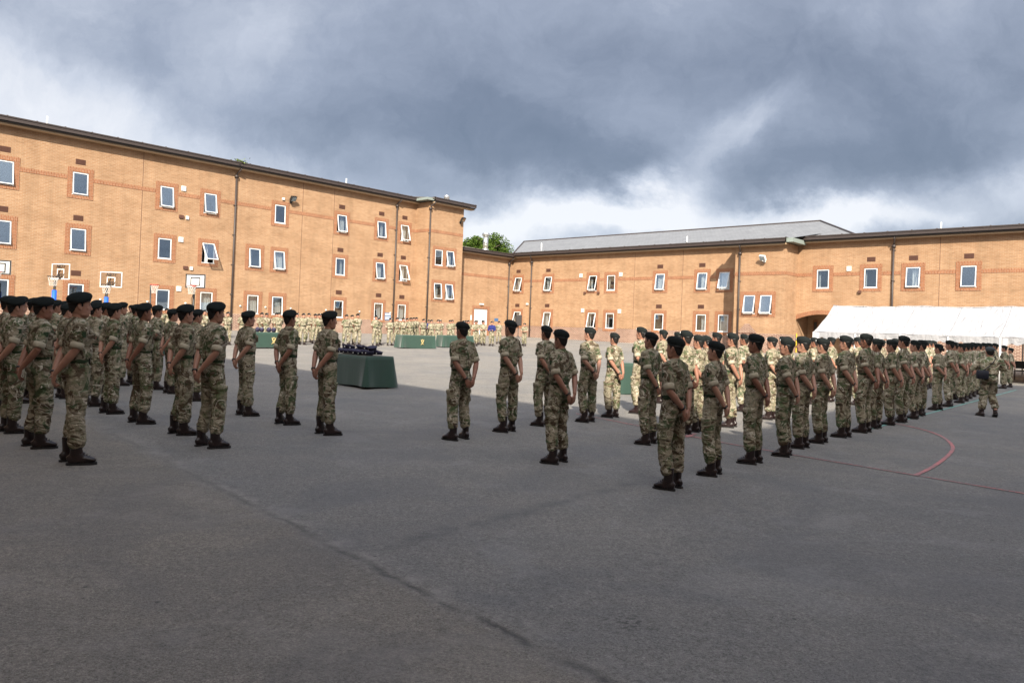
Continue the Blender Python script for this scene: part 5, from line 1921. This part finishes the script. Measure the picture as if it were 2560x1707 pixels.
def boot_mesh(yaw, an, lift=0.0, pitch=0.0):
    """yaw turns the toe outwards; built at the ankle (x, y)"""
    mb = MB()
    T_ = Matrix.Translation((an[0], an[1], 0)) @ Matrix.Rotation(-yaw, 4, 'Z') @ Matrix.Translation((0, 0, lift)) @ Matrix.Rotation(pitch, 4, 'X')
    sh = []
    # shaft
    L_ = []
    for (z, cy, rx, ry) in ((.24, -.012, .047, .056), (.20, -.010, .048, .058), (.15, -.006, .046, .058), (.11, .0, .044, .064), (.085, .012, .044, .082), (.05, .03, .045, .105), (.03, .035, .047, .118)):
        L_.append((z, 0, cy, rx, ry))
    mb.hrings(L_[::-1], 24, 2.3)
    mb.tube([(0, .03, .055), (0, .08, .058), (0, .125, .050), (0, .160, .042), (0, .178, .036)], [(.046, .042), (.048, .036), (.049, .030), (.040, .024), (.018, .014)], 18, ref=(1, 0, 0))
    mb.tube([(0, -.085, .05), (0, -.06, .06), (0, 0, .06)], [(.024, .034), (.040, .05), (.044, .05)], 16, ref=(1, 0, 0))
    # laces and tongue
    for i in range(5):
        y_, z_ = .112 - i * .022, .078 + i * .017
        mb.tube([(-.026, y_, z_), (0, y_ + .006, z_ + .010), (.026, y_, z_)], .006, 6)
    mb.ball((0, .035, .148), (.022, .014, .014), 6)
    mb.tube([(0, -.012, .232), (0, -.012, .25)], [(.053, .061)] * 2, 20, ref=(1, 0, 0))
    mb.v = [tuple(T_ @ Vector(v)) for v in mb.v]
    return remeshed(mb, 'boot', M['boot'], .006, 2), T_


def sole_mesh(T_):
    pts = [(-.030, -.085), (0, -.097), (.030, -.085), (.040, -.05), (.034, .0), (.046, .06), (.052, .11), (.044, .155), (.018, .188), (-.018, .188), (-.044, .155), (-.052, .11), (-.046, .06), (-.034, .0), (-.040, -.05)]
    mb = MB().loft([[(x * 1.02, y * 1.01, z) for x, y in pts] for z in (0.0, .024)])
    mb.v = [tuple(T_ @ Vector(v)) for v in mb.v]
    return mb.mesh('sole', M['sole'])


def cuff_mesh(sh, el):
    a, b = vlerp(sh, el, .70), vlerp(sh, el, .955)
    m1, m2 = vlerp(sh, el, .72), vlerp(sh, el, .93)
    mb = MB().tube([a, m1, m2, b], [.056, .0665, .0655, .054], 22)
    me = mb.mesh('rolled_cuff', M['cuff'], True)
    return me


def patch_mesh(sh, el, s_):
    c_ = Vector(vlerp(sh, el, .36))
    mb = MB()
    mb.tube([tuple(c_ + Vector((s_ * .066, .012, -.028))), tuple(c_ + Vector((s_ * .066, .012, .028)))], [(.006, .026)] * 2, 4, ref=(1, 0, 0))
    return mb.mesh('sleeve_badge', M['belt'])


def watch_mesh(el, wr):
    return MB().tube([vlerp(el, wr, .92), vlerp(el, wr, .985)], [.034, .034], 16).mesh('wrist_strap', M['beretband'], True)


HEADP = Vector((0, -.02, 1.43))


def make_kit(P_, nm, seed, long_sleeve=False, slim=0.0, bun=False, pitchR=0.0, head=(0, 0)):
    k = {}
    k['body'] = body_mesh(P_, 'person')
    # each kit carries the head a little differently
    HR_ = Matrix.Rotation(R(head[0]), 3, 'Z') @ Matrix.Rotation(R(head[1]), 3, 'X')
    k['head'] = (HR_.to_euler(), HEADP - HR_ @ HEADP)
    for v in k['body'].vertices:
        t_ = min(max((v.co.z - 1.395) / .06, 0), 1) if abs(v.co.x) < .1 else 0
        if t_ > 0: v.co = v.co.lerp(HEADP + HR_ @ (v.co - HEADP), t_)
    k['parts'] = [('shirt' if long_sleeve != 'blue' else 'jumper', shirt_mesh(P_, 'shirt', seed, long_sleeve, slim)), ('trousers', trouser_mesh(P_, 'trousers', seed)),
                  ('belt', belt_mesh()), ('beret', cached('beret', beret_mesh)), ('hair', cached(('hair', bun), lambda: hair_mesh(bun)))]
    k['sub'] = {'belt': [('buckle', cached('buckle', buckle_mesh))], 'beret': [('leather_band', cached('lband', band_mesh)), ('cap_badge', cached('cbadge', capbadge_mesh))], 'shirt': [], 'boot': []}
    for s_, kk in ((1, 'R'), (-1, 'L')):
        A = P_[kk]
        if not long_sleeve:
            k['sub']['shirt'].append(('rolled_cuff', cuff_mesh(A['sh'], A['el'])))
            k['sub']['shirt'].append(('sleeve_badge', patch_mesh(A['sh'], A['el'], s_)))
        pit = pitchR if kk == 'R' else 0
        bm, T_ = boot_mesh(R(P_['toe' + kk]) * s_, P_['an' + kk], .03 if pit else 0, pit)
        k['parts'].append(('boot', bm))
        k['sub']['boot'].append(('sole', sole_mesh(T_)))
    k['parts'].append(('wrist_strap', watch_mesh(P_['L']['el'], P_['L']['wr'])))
    k['parts'].append(('eyes', cached('eyes', eyes_mesh)))
    return k


KITS = {}


def jitter(P_, seed, a=.012):
    rnd = random.Random(seed)
    Q = {}
    for k_, v_ in P_.items():
        if k_ in 'RL': Q[k_] = {j: tuple(c + rnd.uniform(-a, a) * (j != 'sh') for c in p_) for j, p_ in v_.items()}
        elif isinstance(v_, tuple) and not k_.startswith('hip'): Q[k_] = (v_[0] + rnd.uniform(-a, a), v_[1] + rnd.uniform(-a, a) * 1.6, v_[2])
        else: Q[k_] = v_
    return Q


def init_kits():
    KITS['a'] = make_kit(EASE, 'a', 1)
    KITS['b'] = make_kit(jitter(EASE, 4, .02), 'b', 2, slim=.05, head=(6, 3))
    KITS['c'] = make_kit(jitter(EASE, 9, .02), 'c', 5, slim=-.05, head=(-5, -2))
    KITS['d'] = make_kit(jitter(EASE, 21, .026), 'd', 11, slim=.0, head=(3, 5))
    KITS['e'] = make_kit(jitter(EASE, 33, .026), 'e', 14, slim=.02, head=(-8, 1))
    KITS['bun'] = make_kit(jitter(EASE, 12), 'bun', 6, slim=.08, bun=True)
    KITS['far'] = make_kit(FRONT, 'far', 7)
    KITS['blue'] = make_kit(FRONT, 'blue', 8, long_sleeve='blue')
    KITS['walk'] = make_kit(WALK, 'walk', 9, long_sleeve=True, slim=-.10, pitchR=-.45, head=(-12, -4))


def person(kit, loc, heading, scale, label, group, wide=1.0, shirt_mat=None):
    K = KITS[kit]
    rz = math.atan2(heading[1], heading[0]) - PI / 2
    body = link('person', K['body'], None, loc, (0, 0, rz))
    body.scale = (scale * wide, scale * wide, scale)
    tag(body, label, 'person', group)
    nb = 0
    for nm, me in K['parts']:
        o_ = link(nm, me, body)
        if nm in ('beret', 'hair', 'eyes'): o_.rotation_euler, o_.location = K['head']
        if nm == 'boot':
            link('sole', K['sub']['boot'][nb][1], o_)
            nb += 1
        else:
            for n2, m2 in K['sub'].get(nm, []): link(n2, m2, o_)
    return body
#@@PLACE

init_kits()
HL, HR = (UA.x, UA.y), (VA.x, VA.y)       # left group faces along the yard, right group faces the left block
ORD = ['first', 'second', 'third', 'fourth', 'fifth', 'sixth', 'seventh', 'eighth', 'ninth', 'tenth', 'eleventh', 'twelfth', 'thirteenth', 'fourteenth', 'fifteenth', 'sixteenth', 'seventeenth', 'eighteenth', 'nineteenth', 'twentieth',
       'twenty-first', 'twenty-second', 'twenty-third', 'twenty-fourth', 'twenty-fifth', 'twenty-sixth', 'twenty-seventh', 'twenty-eighth', 'twenty-ninth', 'thirtieth']
CREW = []


def stand(px, ytop, yfoot, head, kit, label, group, wide=.915):
    P_ = ground_at(px, yfoot - 2)
    d_ = ray(px, ytop)
    ztop = ZC + d_.z * (P_.y + .02)
    sc = min(max((ztop - P_.z) / 1.69, .93), 1.085)
    rnd = random.Random(int(px * 7 + yfoot))
    a = math.atan2(head[1], head[0]) + rnd.gauss(0, .05)
    o_ = person(kit, (P_.x, P_.y, P_.z - .004), (math.cos(a), math.sin(a)), sc, label, group, wide * rnd.uniform(.97, 1.03))
    CREW.append(o_)
    return o_


def kitpick(i): return 'abcde'[(i * 7 + i // 3) % 5]


G1 = 'soldiers at ease on the left, facing right'
G2 = 'soldiers at ease on the right, facing left'
G3 = 'soldiers standing in line before the far walls'
# left group, nearest men (x, top of beret, heel, label)
near_left = [
    (26, 741, 1082, 'soldier cut by the left edge of the view, in the foremost row'),
    (91, 740, 1119, 'broad soldier second from the left edge in the foremost row'),
    (182, 729, 1158, 'tall soldier nearest the viewer on the left, rolled sleeves, shown in full profile'),
    (524, 753, 1119, 'soldier near the drainpipe with hands behind him, last big figure of the left rows'),
    (611, 776, 1040, 'soldier with wrist strap, third from the open gap on the left side'),
    (714, 774, 1062, 'soldier hiding the middle of the green emblem table, second from the gap'),
    (812, 776, 1087, 'soldier standing just left of the cap-heaped table, hands clasped behind'),
    (452, 760, 1087, 'soldier in front of the white basketball board, whose boots stand clear'),
    (350, 757, 1059, 'soldier beneath the netball post, one rank behind the nearest'),
    (275, 757, 1035, 'soldier right below the second blue-padded hoop'),
    (229, 754, 1016, 'soldier half hidden behind the tall nearest soldier on the left'),
    (158, 759, 997, 'shorter soldier seen between the two tallest on the left'),
]
for i, (x, a, b, lb) in enumerate(near_left): stand(x, a, b, HL, kitpick(i), lb, G1)
mid_left = [(8, 738, 1030), (41, 740, 1008), (75, 743.5, 1002), (132, 749.6, 972), (154, 752, 960), (234, 749.6, 958), (255, 755, 984), (296, 754.6, 965), (333, 760, 962), (384, 762, 975), (424, 771, 985), (483, 772, 1003), (20, 745, 955), (105, 747, 945), (208, 757, 935), (186, 748, 948)]
mid_left.sort()
for i, (x, a, b) in enumerate(mid_left): stand(x, a, b, HL, kitpick(i + 3), 'soldier in the back ranks of the left group, %s from the left' % ORD[i], G1)
# right group, nearest men
near_right = [
    (1146, 803, 1100, 'soldier with back to the viewer, first to the right of the cap-heaped table'),
    (1266, 799, 1081, 'tall slim soldier seen from behind with a bare stretch of yard on both sides'),
    (1392, 822, 1158, 'soldier with hands clasped behind, closest of the loose group in the middle'),
    (1357, 813, 1066, 'soldier mostly hidden behind the closest one in the middle'),
    (1466, 817, 1056, 'soldier in pale sunlit uniform, left of the shorter sunlit one'),
    (1529, 831, 1045, 'short sunlit soldier just left of the partly seen green table'),
    (1596, 817, 1035, 'sunlit soldier covering the right end of the partly seen green table'),
    (1617, 829.6, 1111, 'soldier behind the nearest man of the right rank, to his left'),
    (1675, 840, 1222, 'soldier nearest the viewer on the right, big dark boots, back turned'),
    (1777, 852, 1188, 'soldier with tilted beret, second in the nearest right rank'),
    (1880, 834, 1159, 'soldier third in the nearest right rank, seen against the bay of the right block'),
    (1957, 844, 1140, 'slender soldier fourth in the nearest right rank, elbow out'),
    (2000, 840, 1121, 'soldier fifth in the nearest right rank, left of the doorway arch'),
    (2050, 844, 1108, 'soldier sixth in the nearest right rank, beneath the doorway arch'),
    (2107, 838, 1094, 'soldier seventh in the nearest right rank, by the tent corner'),
    (2159, 833, 1082, 'tallest soldier of the right rank, his beret touching the tent valance'),
    (2187, 846, 1072, 'soldier immediately right of the tallest one in the right rank'),
    (2224, 848, 1063, 'soldier tenth in the nearest right rank'),
    (2253, 838.5, 1057, 'tall soldier eleventh in the nearest right rank, head above his neighbours'),
    (2282, 850, 1048, 'soldier twelfth in the nearest right rank, two from its break'),
    (2300, 849.5, 1041, 'soldier last before the break in the right rank'),
]
for i, (x, a, b, lb) in enumerate(near_right): stand(x, a, b, HR, kitpick(i + 1), lb, G2)
second_right = [(1739, 837, 1080), (1823, 832, 1069), (1924, 841, 1050), (1707, 825, 1088), (1652, 823.5, 1010), (1759, 838, 1050), (1785, 830.5, 1034), (1855, 834.5, 1030), (1952, 841, 1014), (1966, 841, 1000), (2031, 843, 1012), (2074, 842, 1006), (2124, 845, 990),
                (2141, 842, 1014), (2200, 848, 990), (2235, 846, 1002), (2262, 849, 985), (1885, 838, 1008), (2008, 843, 992), (1690, 829, 1000)]
second_right.sort()
for i, (x, a, b) in enumerate(second_right): stand(x, a, b, HR, kitpick(i + 2), 'soldier in the second and third ranks on the right, %s from the left' % ORD[i], G2)
far_right = [(2312, 850, 975), (2321, 850, 972), (2331, 851, 968), (2371, 850, 1018), (2400, 858, 1009), (2412, 857, 1004), (2420, 857, 998), (2430, 856, 993), (2457, 857, 985), (2470, 857, 980), (2484, 858, 976), (2385, 855, 1000), (2443, 857, 988)]
stand(2342, 859, 1027, HR, 'bun', 'soldier with dark hair in a bun, leading the rank after the break', G2)
far_right.sort()
for i, (x, a, b) in enumerate(far_right): stand(x, a, b, HR, kitpick(i), 'soldier beyond the break in the right rank, %s from the left' % ORD[i], G2)
stand(2508, 863, 973, HR, 'a', 'soldier standing apart on the right beyond the walking one, left of a pair', G2)
stand(2524, 869, 970, HR, 'b', 'soldier half hidden at the far right, right of a pair', G2)
# walking photographer with a shoulder bag
W_ = stand(2470, 866, 1043, (.25, 1.0), 'walk', 'soldier with a pale grey beret walking away with a dark shoulder bag', None, 1.05)
fade = M['beretgrey'] = plain('grey beret felt', (0.045, 0.055, 0.06), .95, .2, 40)
for ch in W_.children:
    if ch.name.startswith('beret'):
        me_ = ch.data.copy()
        me_.materials[0] = fade
        ch.data = me_
    if ch.name.startswith(('shirt', 'trousers')):
        me_ = ch.data.copy()
        me_.materials[0] = M['camogrey'] if ch.name.startswith('shirt') else M['camo']
        ch.data = me_
bagr = empty('shoulder_bag', W_.location, W_.rotation_euler.z)
tag(bagr, 'navy padded shoulder bag hanging on the walking soldier’s left hip', 'bag')
mb = MB()
mb.hrings([(.90, -.20, -.15, .10, .06), (.915, -.20, -.15, .125, .075), (1.02, -.20, -.15, .13, .08), (1.09, -.20, -.15, .125, .075), (1.105, -.20, -.15, .11, .06)], 24, 4)
mb.build('pouch', M['bag'], bagr, True)
mb = MB()
mb.tube([(-.20, -.16, 1.09), (-.10, -.165, 1.18), (.02, -.145, 1.30), (.10, -.09, 1.405), (.12, -.01, 1.432), (.11, .07, 1.40), (.03, .135, 1.27), (-.12, .14, 1.13), (-.23, .03, 1.06), (-.22, -.12, 1.07)], [(.008, .022)] * 10, 8)
mb.build('strap', M['bag'], bagr, True)
# far lines
HF1, HF2 = (.60, -.80), (.15, -1)
far = [(324, 762, 882, 'a'), (398, 768, 869, 'a'), (414, 770, 869, 'b'), (509, 774, 864, 'c'), (567, 779, 864, 'a'), (604.5, 780, 862, 'b'), (652, 781, 861, 'a'), (664, 782, 862, 'c'), (689, 781, 861, 'a'), (695, 781, 863, 'b'),
       (740, 782, 862, 'a'), (756, 783, 864, 'b'), (770, 782.5, 858, 'c'), (786, 784, 860, 'a'), (795, 784, 862, 'b'), (802, 783, 859, 'c'), (829, 784, 862, 'a'), (863.7, 786, 866, 'a'), (878, 787, 863, 'b'), (892, 782.4, 866, 'c'),
       (937.5, 788, 867, 'a'), (946, 794, 864, 'b'), (974, 795, 866, 'c'), (991, 793.5, 863, 'a'), (1006, 794, 866, 'b'), (1016, 795, 860, 'c'), (1025, 793.5, 861, 'a'), (1032, 793.5, 858, 'b'), (1039, 793, 857, 'c'), (1057, 797, 862, 'a')]
for i, (x, a, b, k) in enumerate(far): stand(x, a, b, HF1, k, 'soldier in the far line before the left block, %s from the left' % ORD[i], G3, .98)
far2 = [(1077, 799, 862, 'a'), (1093, 799, 867, 'b'), (1099, 799, 863, 'c'), (1123, 800, 862, 'a'), (1129, 799.5, 859, 'b'), (1157, 801, 862, 'c'), (1163, 801, 860, 'a'), (1169, 800.5, 862, 'b'), (1187, 801, 867, 'far'), (1190, 800.5, 863, 'c'), (1207, 801.5, 866, 'far'), (1205, 801, 862, 'a'), (1246, 803, 862, 'b')]
for i, (x, a, b, k) in enumerate(far2): stand(x, a, b, HF2, k, 'soldier in the far line before the low brick wing, %s from the left' % ORD[i], G3, .98)
stand(1310, 807.5, 867, (-.5, -.85), 'far', 'lone soldier beside the loudspeaker stand, in pale short sleeves', G3, .98)
stand(1228, 803, 867, (-.2, -1), 'blue', 'person in a royal blue jumper and camouflage trousers before the white doors', G3, .98)
stand(1071, 799, 860, (-.2, -1), 'blue', 'person in a blue jumper half hidden among the far soldiers near the drainpipe', G3, .98)
print('people', len(CREW))
